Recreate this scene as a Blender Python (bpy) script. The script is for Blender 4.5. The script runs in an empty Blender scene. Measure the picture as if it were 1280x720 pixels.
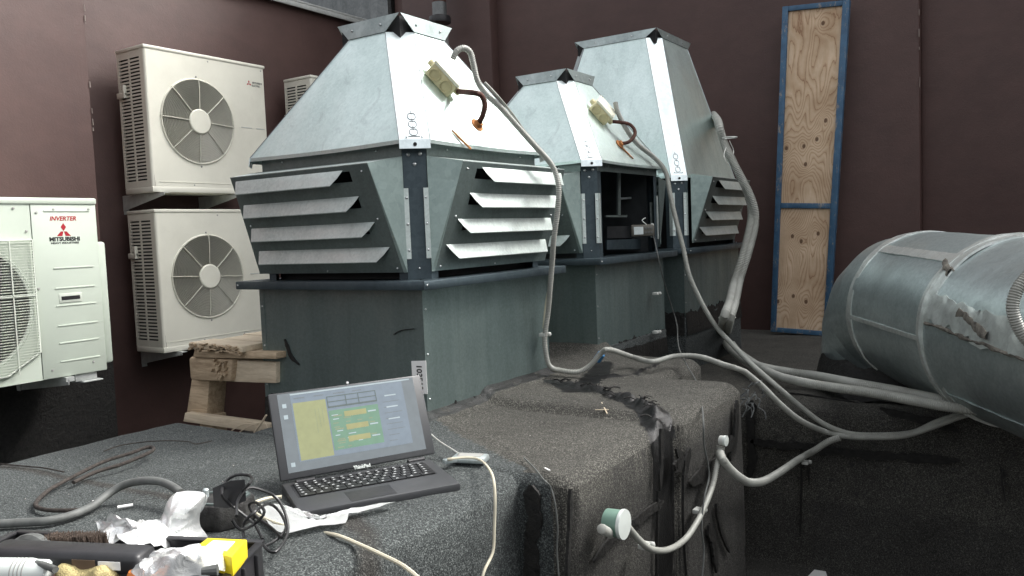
import bpy, bmesh, math, random
import numpy as np
from mathutils import Vector, Matrix, noise
random.seed(7)
SC = bpy.context.scene
COL = SC.collection
R = math.radians

# ---------------------------------------------------------------- camera
cam_d = bpy.data.cameras.new('camera'); cam = bpy.data.objects.new('camera', cam_d); COL.objects.link(cam)
cr = Vector((0.83654, 0.54643, -0.04015)); cu = Vector((-0.00291, 0.07772, 0.99697)); cf = Vector((-0.54790, 0.83389, -0.06661))
cam.matrix_world = Matrix(((cr.x, cu.x, -cf.x, 0), (cr.y, cu.y, -cf.y, 0), (cr.z, cu.z, -cf.z, 1.40), (0, 0, 0, 1)))
cam_d.sensor_width = 36; cam_d.lens = 28.818; cam_d.clip_start = .05; cam_d.clip_end = 500
SC.camera = cam
SC.render.resolution_x = 1024; SC.render.resolution_y = 576

# ---------------------------------------------------------------- sky, sun, exposure
SUN_EL, SUN_DIR = R(46), Vector((.62, .80, 0)).normalized()      # high soft sun from the far right
world = bpy.data.worlds.new('World'); SC.world = world; world.use_nodes = True
wn = world.node_tree.nodes; wl = world.node_tree.links
sky = wn.new('ShaderNodeTexSky'); sky.sky_type = 'NISHITA'; sky.sun_disc = False
sky.sun_elevation = SUN_EL; sky.sun_rotation = math.atan2(SUN_DIR.x, SUN_DIR.y)
sky.air_density = 1.0; sky.dust_density = 6.0; sky.ozone_density = 1.0
hs = wn.new('ShaderNodeHueSaturation'); hs.inputs['Saturation'].default_value = .16
wl.new(sky.outputs[0], hs.inputs['Color'])
bg = wn['Background']; wl.new(hs.outputs[0], bg.inputs[0]); bg.inputs[1].default_value = .15
sun_d = bpy.data.lights.new('sun', 'SUN'); sun_d.energy = 1.05; sun_d.angle = R(14); sun_d.color = (1, .97, .92)
sun = bpy.data.objects.new('sun', sun_d); COL.objects.link(sun)
sv = Vector((SUN_DIR.x * math.cos(SUN_EL), SUN_DIR.y * math.cos(SUN_EL), math.sin(SUN_EL)))
sun.rotation_euler = sv.to_track_quat('Z', 'Y').to_euler(); sun.location = sv * 20
vs = SC.view_settings; vs.view_transform = 'Standard'; vs.look = 'None'; vs.gamma = 1; vs.use_curve_mapping = False
vs.exposure = 1.48

# ---------------------------------------------------------------- helpers: materials
def new_mat(name):
    m = bpy.data.materials.new(name); m.use_nodes = True
    nt = m.node_tree; b = nt.nodes['Principled BSDF']
    return m, nt.nodes, nt.links, b
def coords(n, l, scale=(1, 1, 1), kind='Object'):
    tc = n.new('ShaderNodeTexCoord'); mp = n.new('ShaderNodeMapping'); mp.inputs['Scale'].default_value = scale
    l.new(tc.outputs[kind], mp.inputs[0]); return mp.outputs[0]
def noise_n(n, l, vec, scale, detail=4, rough=.55, dist=0):
    t = n.new('ShaderNodeTexNoise'); t.inputs['Scale'].default_value = scale; t.inputs['Detail'].default_value = detail
    t.inputs['Roughness'].default_value = rough; t.inputs['Distortion'].default_value = dist
    l.new(vec, t.inputs['Vector']); return t.outputs['Fac']
def ramp(n, l, fac, stops):
    r = n.new('ShaderNodeValToRGB'); e = r.color_ramp.elements
    e[0].position, e[0].color = stops[0][0], (*stops[0][1], 1) if len(stops[0][1]) == 3 else stops[0][1]
    e[1].position, e[1].color = stops[-1][0], (*stops[-1][1], 1)
    for p, c in stops[1:-1]:
        q = e.new(p); q.color = (*c, 1)
    l.new(fac, r.inputs[0]); return r.outputs[0]
def mixc(n, l, fac, a, b, mode='MIX'):
    m = n.new('ShaderNodeMix'); m.data_type = 'RGBA'; m.blend_type = mode
    for s, v in ((m.inputs[0], fac), (m.inputs[6], a), (m.inputs[7], b)):
        if hasattr(v, 'is_linked'): l.new(v, s)
        elif isinstance(v, (int, float)): s.default_value = v
        else: s.default_value = (*v, 1)
    return m.outputs[2]
def bump(n, l, b, h, strength=.3, dist=.01, prev=None):
    k = n.new('ShaderNodeBump'); k.inputs['Strength'].default_value = strength; k.inputs['Distance'].default_value = dist
    l.new(h, k.inputs['Height'])
    if prev: l.new(prev, k.inputs['Normal'])
    l.new(k.outputs[0], b.inputs['Normal']); return k.outputs[0]
def math_n(n, l, op, a, b=None):
    m = n.new('ShaderNodeMath'); m.operation = op
    for s, v in ((m.inputs[0], a), (m.inputs[1], b)):
        if v is None: continue
        if hasattr(v, 'is_linked'): l.new(v, s)
        else: s.default_value = v
    return m.outputs[0]
def grey(v): return (v, v, v)

def simple(name, col, rough=.5, metal=0., var=.12, scale=30, bstr=.05, dirt=0., dirtcol=(.05, .045, .035)):
    """paint/plastic/metal with a little mottling, fine relief and optional dirt"""
    m, n, l, b = new_mat(name); v = coords(n, l)
    f = noise_n(n, l, v, scale, 5)
    lo = tuple(c * (1 - var) for c in col); hi = tuple(min(1, c * (1 + var)) for c in col)
    c = ramp(n, l, f, [(.3, lo), (.7, hi)])
    if dirt:
        d = ramp(n, l, noise_n(n, l, v, scale * .3, 8, .7), [(.5, (0, 0, 0)), (.8, grey(dirt))])
        c = mixc(n, l, d, c, dirtcol)
    l.new(c, b.inputs['Base Color']); b.inputs['Metallic'].default_value = metal
    l.new(ramp(n, l, noise_n(n, l, v, scale * .7, 4), [(.3, grey(max(0, rough - .08))), (.7, grey(min(1, rough + .08)))]), b.inputs['Roughness'])
    if bstr: bump(n, l, b, noise_n(n, l, v, scale * 6, 3), bstr, .003)
    return m

def zinc(name, lo, hi, rough=.38, metal=.9, stain_dark=.35, streak=(1, 1, .25), spangle=55, seed=0., blotch=(.10, .12, .12), bumps=.25):
    """galvanised sheet: spangle, cloudy oxidation, streaks, dents"""
    m, n, l, b = new_mat(name)
    tc = n.new('ShaderNodeTexCoord'); mp = n.new('ShaderNodeMapping'); mp.inputs['Location'].default_value = (seed, seed * 2, seed)
    l.new(tc.outputs['Object'], mp.inputs[0]); v = mp.outputs[0]
    mp2 = n.new('ShaderNodeMapping'); mp2.inputs['Scale'].default_value = streak; l.new(v, mp2.inputs[0]); vsn = mp2.outputs[0]
    vo = n.new('ShaderNodeTexVoronoi'); vo.inputs['Scale'].default_value = spangle; l.new(v, vo.inputs['Vector'])
    sp = n.new('ShaderNodeSeparateColor'); l.new(vo.outputs['Color'], sp.inputs[0])
    cloud = noise_n(n, l, vsn, 7, 8, .65, .4)
    fine = noise_n(n, l, v, 140, 3, .7)
    a = math_n(n, l, 'MULTIPLY', sp.outputs[0], .17)
    c2 = math_n(n, l, 'MULTIPLY', cloud, 1.1)
    f = math_n(n, l, 'ADD', a, c2); f = math_n(n, l, 'ADD', f, math_n(n, l, 'MULTIPLY', fine, .25))
    c = ramp(n, l, f, [(.45, lo), (1.05, hi)])
    st = ramp(n, l, noise_n(n, l, vsn, 14, 9, .75, .8), [(.54, (0, 0, 0)), (.72, grey(stain_dark))])
    c = mixc(n, l, st, c, blotch)
    l.new(c, b.inputs['Base Color']); b.inputs['Metallic'].default_value = metal
    l.new(ramp(n, l, f, [(.4, grey(rough + .12)), (1.0, grey(rough - .06))]), b.inputs['Roughness'])
    k = bump(n, l, b, noise_n(n, l, v, 5, 3, .5), bumps, .02)
    bump(n, l, b, f, .06, .004, k)
    return m

M = {}
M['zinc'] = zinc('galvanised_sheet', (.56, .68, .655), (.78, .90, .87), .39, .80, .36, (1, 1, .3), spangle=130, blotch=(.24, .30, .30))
M['zinc_slat'] = zinc('galvanised_slat', (.50, .57, .545), (.76, .84, .81), .42, .72, .15, spangle=140)
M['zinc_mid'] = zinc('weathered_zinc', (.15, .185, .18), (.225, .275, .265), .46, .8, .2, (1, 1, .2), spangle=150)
M['zinc_dark'] = zinc('dark_zinc_frame', (.038, .055, .066), (.080, .108, .122), .42, .55, .25, (1, 1, .25), blotch=(.03, .035, .035))
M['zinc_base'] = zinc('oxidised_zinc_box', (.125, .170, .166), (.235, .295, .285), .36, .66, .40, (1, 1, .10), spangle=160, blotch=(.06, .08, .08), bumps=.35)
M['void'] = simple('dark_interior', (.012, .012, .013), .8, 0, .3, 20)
M['rivet'] = simple('bright_rivet', (.55, .57, .57), .3, .9)
M['cream'] = simple('cream_powder_coat', (.76, .75, .65), .42, 0, .05, 4, .03, .34, (.38, .35, .27))
M['cream_grille'] = simple('cream_guard_wire', (.60, .59, .50), .45, 0, .08, 30, 0)
M['mint'] = simple('pale_green_grey_coat', (.58, .64, .55), .42, 0, .04, 3, .03, .2, (.36, .40, .32))
M['mint_wire'] = simple('pale_green_guard_wire', (.62, .66, .58), .45, 0, .05, 30, 0)
M['fan'] = simple('grey_fan_plastic', (.36, .36, .34), .5, 0, .15, 10)
M['fan_blue'] = simple('blue_grey_fan_plastic', (.13, .17, .20), .4, 0, .15, 10)
M['fan_dark'] = simple('fan_cavity', (.10, .10, .09), .7, 0, .2, 10)
M['fin'] = simple('condenser_fins', (.045, .05, .045), .5, .4, .3, 60)
M['red'] = simple('red_print', (.42, .015, .03), .5, 0, .1, 20, 0)
M['black_print'] = simple('black_print', (.03, .03, .03), .5, 0, .1, 20, 0)
M['grey_print'] = simple('grey_print', (.14, .15, .14), .5, 0, .1, 20, 0)
M['bracket'] = simple('white_steel_bracket', (.50, .52, .50), .45, .1, .1, 20, .05, .4)
M['conduit'] = simple('grey_pvc_conduit', (.31, .315, .285), .45, 0, .12, 14, .04, .45, (.13, .12, .10))
M['conduit_clip'] = simple('grey_plastic_clip', (.50, .51, .48), .5)
M['ivory'] = simple('ivory_plastic', (.66, .60, .36), .42, 0, .08, 10, .03, .3, (.30, .22, .10))
M['ivory_lid'] = simple('ivory_plastic_lid', (.78, .77, .62), .4, 0, .05, 10, .03, .2, (.4, .35, .2))
M['rust'] = simple('rusty_flexible_hose', (.075, .028, .018), .75, .2, .5, 60, .4)
M['rust_light'] = simple('orange_rust', (.36, .15, .05), .9, 0, .4, 50, .3)
M['black'] = simple('black_plastic', (.018, .018, .02), .42, 0, .25, 25, .06, .25, (.08, .075, .07))
M['black_gloss'] = simple('black_gloss_plastic', (.012, .012, .014), .2, 0, .2, 20, 0)
M['rubber'] = simple('grey_rubber_cable', (.10, .105, .10), .6, 0, .25, 40, .1)
M['black_cable'] = simple('black_cable', (.014, .014, .015), .4, 0, .2, 40, 0)
M['cream_cable'] = simple('cream_cable', (.58, .54, .42), .5, 0, .1, 20, 0, .3, (.2, .17, .1))
M['white_cable'] = simple('white_cable', (.62, .62, .58), .5, 0, .1, 20, 0)
M['iron'] = simple('rusty_iron_rod', (.050, .042, .037), .85, .3, .5, 120, .6)
M['green_pl'] = simple('sea_green_plastic', (.15, .25, .20), .45, 0, .08, 15, .03, .2)
M['white_pl'] = simple('white_plastic', (.56, .60, .57), .42, 0, .05, 15, .03, .15)
M['yellow'] = simple('yellow_card', (.80, .62, .02), .45, 0, .05, 10, .02)
M['paper'] = simple('white_paper', (.84, .84, .82), .7, 0, .05, 15, .05)
M['blue_tape'] = simple('blue_tape', (.03, .16, .34), .45)
M['tape'] = zinc('silver_foil_tape', (.46, .49, .47), (.78, .82, .79), .36, .72, .4, (1, 1, 1), 90, 3, (.22, .20, .16), 1.0)
M['duct'] = zinc('duct_sheet', (.30, .355, .355), (.54, .61, .605), .38, .80, .30, (.6, .6, .6), 110, 5, (.16, .20, .21), .35)
M['foam'] = simple('torn_insulation', (.13, .12, .10), .95, 0, .6, 60, 1.0)
M['wood'] = None

def wood_mat(name, lo, hi, sc=(3, 30, 30), dirt=.3):
    m, n, l, b = new_mat(name); v = coords(n, l, sc)
    f = noise_n(n, l, v, 2.2, 7, .65, 1.2)
    c = ramp(n, l, f, [(.32, lo), (.66, hi)])
    v2 = coords(n, l)
    d = ramp(n, l, noise_n(n, l, v2, 16, 8, .7), [(.52, (0, 0, 0)), (.75, grey(dirt))])
    c = mixc(n, l, d, c, (.09, .065, .045))
    l.new(c, b.inputs['Base Color']); b.inputs['Roughness'].default_value = .8
    bump(n, l, b, f, .5, .004); return m
M['wood'] = wood_mat('weathered_pine', (.30, .22, .14), (.56, .44, .30))
M['wood_pale'] = wood_mat('pale_pine', (.46, .38, .27), (.66, .57, .43), dirt=.15)

def ply_mat():
    m, n, l, b = new_mat('plywood_grain'); v = coords(n, l)
    at = n.new('ShaderNodeAttribute'); at.attribute_name = 'grain'
    wob = noise_n(n, l, coords(n, l, (40, 40, 6)), 2, 4)
    f = math_n(n, l, 'ADD', math_n(n, l, 'MULTIPLY', at.outputs['Fac'], 12.0), math_n(n, l, 'MULTIPLY', wob, .6))
    fr = math_n(n, l, 'FRACT', f)
    line = ramp(n, l, fr, [(.0, (.34, .19, .11)), (.14, (.60, .43, .28)), (.6, (.72, .56, .40)), (.97, (.64, .47, .31))])
    big = ramp(n, l, noise_n(n, l, v, 5, 5), [(.3, (.62, .55, .48)), (.7, (1, 1, 1))])
    c = mixc(n, l, .9, line, big, 'MULTIPLY')
    kn = n.new('ShaderNodeAttribute'); kn.attribute_name = 'knot'
    kf = ramp(n, l, math_n(n, l, 'ADD', kn.outputs['Fac'], math_n(n, l, 'MULTIPLY', wob, .15)), [(.62, (0, 0, 0)), (.80, grey(.9))])
    c = mixc(n, l, kf, c, (.10, .045, .02))
    sc = ramp(n, l, noise_n(n, l, coords(n, l, (30, 30, 4)), 3, 8, .8, 1.5), [(.60, (0, 0, 0)), (.70, grey(.55))])
    c = mixc(n, l, sc, c, (.17, .085, .045))
    l.new(c, b.inputs['Base Color']); b.inputs['Roughness'].default_value = .75
    bump(n, l, b, fr, .12, .002); return m
M['ply'] = ply_mat()
def blue_mat():
    m, n, l, b = new_mat('chipped_blue_paint'); v = coords(n, l)
    c = ramp(n, l, noise_n(n, l, v, 18, 5), [(.3, (.022, .070, .135)), (.7, (.042, .115, .20))])
    ch = ramp(n, l, noise_n(n, l, coords(n, l, (1, 1, .35)), 34, 8, .8), [(.55, (0, 0, 0)), (.62, grey(.8))])
    c = mixc(n, l, ch, c, (.30, .25, .20))
    l.new(c, b.inputs['Base Color']); b.inputs['Roughness'].default_value = .55
    bump(n, l, b, noise_n(n, l, v, 60, 4), .3, .003); return m
M['blue'] = blue_mat()

def wall_mat():
    m, n, l, b = new_mat('brown_painted_render'); v = coords(n, l)
    c = ramp(n, l, noise_n(n, l, v, .9, 8, .6, .5), [(.3, (.062, .032, .028)), (.7, (.088, .048, .041))])
    f2 = ramp(n, l, noise_n(n, l, coords(n, l, (1, 1, 1.6)), 5, 8, .7), [(.35, grey(.88)), (.65, grey(1.06))])
    c = mixc(n, l, 1, c, f2, 'MULTIPLY')
    # drips and pale rubbed spots
    dr = ramp(n, l, noise_n(n, l, coords(n, l, (9, 9, .35)), 2.0, 6, .7), [(.60, (0, 0, 0)), (.78, grey(.35))])
    c = mixc(n, l, dr, c, (.045, .026, .026))
    ch = ramp(n, l, noise_n(n, l, v, 22, 6, .8), [(.735, (0, 0, 0)), (.76, grey(.5))])
    c = mixc(n, l, ch, c, (.19, .15, .14))
    l.new(c, b.inputs['Base Color']); b.inputs['Roughness'].default_value = .62
    k = bump(n, l, b, noise_n(n, l, coords(n, l, (1, 1, 1.3)), 3.0, 5, .55), .22, .02)
    bump(n, l, b, noise_n(n, l, v, 90, 6, .7), .35, .004, k); return m
M['wall'] = wall_mat()

def roof_mat():
    m, n, l, b = new_mat('mineral_roofing_felt'); v = coords(n, l)
    at = n.new('ShaderNodeAttribute'); at.attribute_name = 'masks'
    s = n.new('ShaderNodeSeparateColor'); l.new(at.outputs['Color'], s.inputs[0])
    tar, zone, stain_dark = s.outputs[0], s.outputs[1], s.outputs[2]  # third mask: darker faces, pit and streaks
    gr = noise_n(n, l, v, 330, 1, .5)
    gr2 = noise_n(n, l, v, 150, 3, .8)
    g = math_n(n, l, 'ADD', math_n(n, l, 'MULTIPLY', gr, .6), math_n(n, l, 'MULTIPLY', gr2, .4))
    c_grey = ramp(n, l, g, [(.38, (.018, .021, .022)), (.52, (.050, .057, .056)), (.66, (.17, .185, .18))])
    c_brown = ramp(n, l, g, [(.38, (.021, .0205, .018)), (.52, (.060, .058, .050)), (.66, (.20, .193, .17))])
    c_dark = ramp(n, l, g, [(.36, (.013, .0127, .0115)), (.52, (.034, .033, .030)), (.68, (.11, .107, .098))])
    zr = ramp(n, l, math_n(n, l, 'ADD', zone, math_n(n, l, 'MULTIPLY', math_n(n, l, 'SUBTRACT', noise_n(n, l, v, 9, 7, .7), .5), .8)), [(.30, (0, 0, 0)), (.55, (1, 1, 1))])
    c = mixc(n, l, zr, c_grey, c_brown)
    zd = ramp(n, l, math_n(n, l, 'ADD', stain_dark, math_n(n, l, 'MULTIPLY', math_n(n, l, 'SUBTRACT', noise_n(n, l, v, 7, 8, .75), .5), 1.2)), [(.25, (0, 0, 0)), (.8, (1, 1, 1))])
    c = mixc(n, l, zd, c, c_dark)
    bigs = ramp(n, l, noise_n(n, l, v, 2.3, 8, .65), [(.3, grey(.72)), (.72, grey(1.15))])
    c = mixc(n, l, 1, c, bigs, 'MULTIPLY')
    t = math_n(n, l, 'ADD', tar, math_n(n, l, 'MULTIPLY', math_n(n, l, 'SUBTRACT', noise_n(n, l, v, 26, 7, .75), .5), 1.1))
    tm = ramp(n, l, t, [(.47, (0, 0, 0)), (.53, (1, 1, 1))])
    c = mixc(n, l, tm, c, (.010, .010, .010))
    l.new(c, b.inputs['Base Color'])
    l.new(mixc(n, l, tm, grey(.92), grey(.38)), b.inputs['Roughness'])
    b.inputs['Specular IOR Level'].default_value = .35
    k = bump(n, l, b, noise_n(n, l, v, 12, 6, .6), .35, .02)
    bump(n, l, b, g, .6, .004, k); return m
M['roof'] = roof_mat()
def tar_mat():
    m, n, l, b = new_mat('black_bitumen_mastic'); v = coords(n, l)
    l.new(ramp(n, l, noise_n(n, l, v, 60, 6, .7), [(.3, (.006, .006, .006)), (.7, (.022, .021, .019))]), b.inputs['Base Color'])
    b.inputs['Roughness'].default_value = .62
    b.inputs['Specular IOR Level'].default_value = .3
    bump(n, l, b, noise_n(n, l, v, 45, 6, .7), .8, .01); return m
M['tar'] = tar_mat()
M['crust'] = simple('silvery_melted_membrane', (.16, .17, .17), .4, .3, .7, 90, 1.0)
M['canopy'] = zinc('grey_canopy_sheet', (.10, .11, .11), (.20, .21, .21), .5, .5, .3)

def film_mat():
    m, n, l, b = new_mat('white_plastic_film'); v = coords(n, l)
    l.new(ramp(n, l, noise_n(n, l, v, 14, 6), [(.3, (.70, .72, .71)), (.7, (.88, .90, .89))]), b.inputs['Base Color'])
    b.inputs['Roughness'].default_value = .28
    b.inputs['Transmission Weight'].default_value = .5
    b.inputs['Subsurface Weight'].default_value = .0
    bump(n, l, b, noise_n(n, l, v, 28, 5, .6, 1), .4, .008); return m
M['film'] = film_mat()
M['cloth'] = simple('stained_work_glove', (.36, .30, .14), .9, 0, .25, 40, .8, .5, (.10, .08, .04))
M['bristle'] = simple('brown_bristles', (.085, .062, .048), .9, 0, .4, 80, .5)
M['lap'] = simple('grey_black_laptop_plastic', (.042, .044, .047), .45, 0, .08, 15, .04, .1, (.1, .1, .1))
M['lap_keys'] = simple('black_keycaps', (.012, .012, .013), .4, 0, .1, 15, 0)
M['key_print'] = simple('pale_key_print', (.35, .36, .36), .5, 0, .1, 15, 0)
M['glass_lens'] = simple('webcam_ring', (.5, .5, .5), .3)
def emit(name, col, s=1., base=.02):
    m, n, l, b = new_mat(name); b.inputs['Base Color'].default_value = (*[c * .3 + base for c in col], 1); s = 1.0
    b.inputs['Roughness'].default_value = .35
    nn = ramp(n, l, noise_n(n, l, coords(n, l), 60, 3), [(.3, tuple(c * .9 for c in col)), (.7, tuple(min(1, c * 1.08) for c in col))])
    l.new(nn, b.inputs['Emission Color']); b.inputs['Emission Strength'].default_value = s; return m
SCR = dict(bg=emit('screen_slate', (.052, .062, .068)), win=emit('screen_blue_window', (.064, .082, .100)), yellow=emit('screen_yellow', (.108, .115, .052)),
           green=emit('screen_green', (.048, .098, .064)), line=emit('screen_line', (.03, .042, .04)), pale=emit('screen_pale', (.15, .18, .19)), orange=emit('screen_orange', (.12, .118, .048)),
           dim=emit('screen_dim', (.085, .10, .06)))

# ---------------------------------------------------------------- helpers: geometry
class MB:
    def __init__(s): s.v = []; s.f = []
    def add(s, vs, fs):
        o = len(s.v); s.v += [tuple(p) for p in vs]; s.f += [tuple(i + o for i in f) for f in fs]; return s
    def box(s, a, b):
        x0, y0, z0 = (min(a[i], b[i]) for i in range(3)); x1, y1, z1 = (max(a[i], b[i]) for i in range(3))
        return s.add([(x0,y0,z0),(x1,y0,z0),(x1,y1,z0),(x0,y1,z0),(x0,y0,z1),(x1,y0,z1),(x1,y1,z1),(x0,y1,z1)],
                     [(0,3,2,1),(4,5,6,7),(0,1,5,4),(1,2,6,5),(2,3,7,6),(3,0,4,7)])
    def obox(s, c, ax, ay, az):
        c, ax, ay, az = map(Vector, (c, ax, ay, az)); vs = []
        for k in (-1, 1):
            for (i, j) in ((-1,-1),(1,-1),(1,1),(-1,1)): vs.append(c + ax*i + ay*j + az*k)
        return s.add(vs, [(0,3,2,1),(4,5,6,7),(0,1,5,4),(1,2,6,5),(2,3,7,6),(3,0,4,7)])
    def plate(s, pts, th, n=None):
        """polygon (any orientation) given thickness th behind its face normal"""
        P = [Vector(p) for p in pts]
        if n is None:
            n = Vector((0, 0, 0))
            for i in range(len(P)): n += P[i].cross(P[(i+1) % len(P)])
            n.normalize()
        n = Vector(n); Q = [p - n * th for p in P]; k = len(P)
        return s.add(P + Q, [tuple(range(k)), tuple(range(2*k-1, k-1, -1))] + [(i, i+k, (i+1) % k + k, (i+1) % k) for i in range(k)])
    def prism(s, a, b, r, n=8, r2=None, cap=True):
        a, b = Vector(a), Vector(b); d = (b - a).normalized(); u = d.orthogonal().normalized(); w = d.cross(u); r2 = r if r2 is None else r2
        vs = []
        for (c, q) in ((a, r), (b, r2)):
            for i in range(n):
                t = 2 * math.pi * i / n; vs.append(c + (u * math.cos(t) + w * math.sin(t)) * q)
        fs = [(i, (i+1) % n, (i+1) % n + n, i + n) for i in range(n)]
        if cap: fs += [tuple(range(n-1, -1, -1)), tuple(range(n, 2*n))]
        return s.add(vs, fs)
    def tube(s, P, rad, n=8, closed=False):
        """rad: number or function of arclength"""
        P = [Vector(p) for p in P]; m = len(P); L = [0]
        for i in range(1, m): L.append(L[-1] + (P[i] - P[i-1]).length)
        u = None; vs = []
        for i in range(m):
            a = P[i-1] if (i or closed) else P[i]; b = P[(i+1) % m] if (i < m-1 or closed) else P[i]
            d = (b - a).normalized() if (b - a).length > 1e-9 else Vector((0,0,1))
            u = d.orthogonal().normalized() if u is None else (u - d * u.dot(d)).normalized()
            w = d.cross(u); r = rad(L[i]) if callable(rad) else rad
            for j in range(n):
                t = 2 * math.pi * j / n; vs.append(P[i] + (u * math.cos(t) + w * math.sin(t)) * r)
        fs = [(i*n+j, i*n+(j+1) % n, ((i+1) % m)*n+(j+1) % n, ((i+1) % m)*n+j) for i in range(m if closed else m-1) for j in range(n)]
        if not closed: fs += [tuple(range(n-1, -1, -1)), tuple(range((m-1)*n, m*n))]
        return s.add(vs, fs)
    def lathe(s, prof, c, axis, n=32):
        """prof: list of (radius, distance along axis)"""
        c, d = Vector(c), Vector(axis).normalized(); u = d.orthogonal().normalized(); w = d.cross(u); vs = []; k = len(prof)
        for (r, h) in prof:
            for j in range(n):
                t = 2 * math.pi * j / n; vs.append(c + d*h + (u*math.cos(t) + w*math.sin(t))*r)
        fs = [(i*n+j, i*n+(j+1) % n, (i+1)*n+(j+1) % n, (i+1)*n+j) for i in range(k-1) for j in range(n)]
        if prof[0][0] > 1e-5: fs.append(tuple(range(n-1, -1, -1)))
        if prof[-1][0] > 1e-5: fs.append(tuple(range((k-1)*n, k*n)))
        return s.add(vs, fs)
def link(name, mb, mat, parent=None, bevel=0, sharp=32, org=None, segs=2):
    me = bpy.data.meshes.new(name)
    o = Vector(org) if org is not None else (parent_origin(parent) if parent is not None else Vector((0, 0, 0)))
    me.from_pydata([Vector(p) - o for p in mb.v], [], mb.f)
    if bevel:
        bm = bmesh.new(); bm.from_mesh(me); bmesh.ops.remove_doubles(bm, verts=bm.verts, dist=1e-6)
        bmesh.ops.recalc_face_normals(bm, faces=bm.faces)
        ed = [e for e in bm.edges if len(e.link_faces) == 2 and e.calc_face_angle(0) > R(25)]
        bmesh.ops.bevel(bm, geom=ed, offset=bevel, segments=segs, profile=.5, affect='EDGES', clamp_overlap=True)
        bm.to_mesh(me); bm.free()
    me.polygons.foreach_set('use_smooth', [True] * len(me.polygons)); me.set_sharp_from_angle(angle=R(sharp))
    for mm in (mat if isinstance(mat, (list, tuple)) else [mat]): me.materials.append(mm)
    ob = bpy.data.objects.new(name, me); COL.objects.link(ob)
    if parent is not None: ob.parent = parent
    elif org is not None: ob.location = o
    return ob
ORG = {}
def parent_origin(p):
    return Vector(ORG.get(p.name, (0, 0, 0)))
def sub(name, mb, mat, parent, **k):
    ob = link(name, mb, mat, parent, **k); ORG[ob.name] = parent_origin(parent); return ob
def thing(name, label, cat, loc, group=None):
    """an Empty at the thing's base; meshes added under it with sub() are given in scene coordinates"""
    o = bpy.data.objects.new(name, None); COL.objects.link(o); o.location = loc; o.empty_display_size = .1
    ORG[o.name] = Vector(loc); o['label'] = label; o['category'] = cat
    if group: o['group'] = group
    return o
def single(name, mb, mat, label, cat, org, group=None, **k):
    o = link(name, mb, mat, None, org=org, **k); ORG[o.name] = Vector(org); o['label'] = label; o['category'] = cat
    if group: o['group'] = group
    return o
def struct(name, mb, mat, **k):
    o = link(name, mb, mat, **k); o['kind'] = 'structure'; return o
def copy_tree(o, parent=None):
    c = o.copy(); COL.objects.link(c); c.parent = parent
    if parent is None: ORG[c.name] = Vector(c.location)
    for ch in [q for q in bpy.data.objects if q.parent == o]: copy_tree(ch, c)
    return c
def spline(P, step=.01, closed=False):
    """Catmull-Rom through P, resampled"""
    P = [Vector(p) for p in P]; out = []; m = len(P)
    for i in range(m if closed else m-1):
        p1, p2 = P[i], P[(i+1) % m]
        p0 = P[i-1] if (i or closed) else p1 * 2 - p2
        p3 = P[(i+2) % m] if (i+2 < m or closed) else p2 * 2 - p1
        k = max(2, int((p2 - p1).length / step))
        for j in range(k):
            t = j / k
            out.append(.5 * ((2*p1) + (p2-p0)*t + (2*p0-5*p1+4*p2-p3)*t*t + (3*p1-p0-3*p2+p3)*t**3))
    if not closed: out.append(P[-1])
    return out
def resample(P, step):
    out = [P[0]]; acc = 0
    for a, b in zip(P, P[1:]):
        L = (b-a).length; 
        if L < 1e-9: continue
        t = step - acc
        while t <= L:
            out.append(a.lerp(b, t / L)); t += step
        acc = L - (t - step)
    out.append(P[-1]); return out
def corrugated(P, r, pitch=.007, n=9, mat=None, **k):
    Q = resample(spline(P, .008), pitch / 2)
    mb = MB(); cnt = [0]
    radii = [r * (1.0 if i % 2 else .84) for i in range(len(Q) + 2)]
    it = iter(radii)
    mb.tube(Q, lambda s: next(it), n); return mb
def text_mesh(txt, size, extr=.0004, bold=0., align='CENTER', shear=0., sx=1.):
    cu_ = bpy.data.curves.new('t', 'FONT'); cu_.body = txt; cu_.size = size; cu_.extrude = extr; cu_.offset = bold; cu_.align_x = align; cu_.shear = shear
    cu_.resolution_u = 3
    ob = bpy.data.objects.new('t', cu_); COL.objects.link(ob); dg = bpy.context.evaluated_depsgraph_get(); dg.update()
    me = bpy.data.meshes.new_from_object(ob.evaluated_get(dg))
    mb = MB(); mb.add([(v.co.x * sx, v.co.y, v.co.z) for v in me.vertices], [tuple(p.vertices) for p in me.polygons])
    bpy.data.objects.remove(ob); bpy.data.curves.remove(cu_); bpy.data.meshes.remove(me); return mb
def place(mb, c, ux, uy):
    """lay a mesh made in the x-y plane onto the plane at c spanned by ux (x), uy (y)"""
    c, ux, uy = Vector(c), Vector(ux).normalized(), Vector(uy).normalized(); uz = ux.cross(uy)
    mb.v = [tuple(c + ux*p[0] + uy*p[1] + uz*p[2]) for p in mb.v]; return mb
def crumple(mb, amp, sc, seed=0):
    mb.v = [tuple(Vector(p) + noise.noise_vector(Vector(p)*sc + Vector((seed, 0, 0)))*amp) for p in mb.v]; return mb

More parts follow.
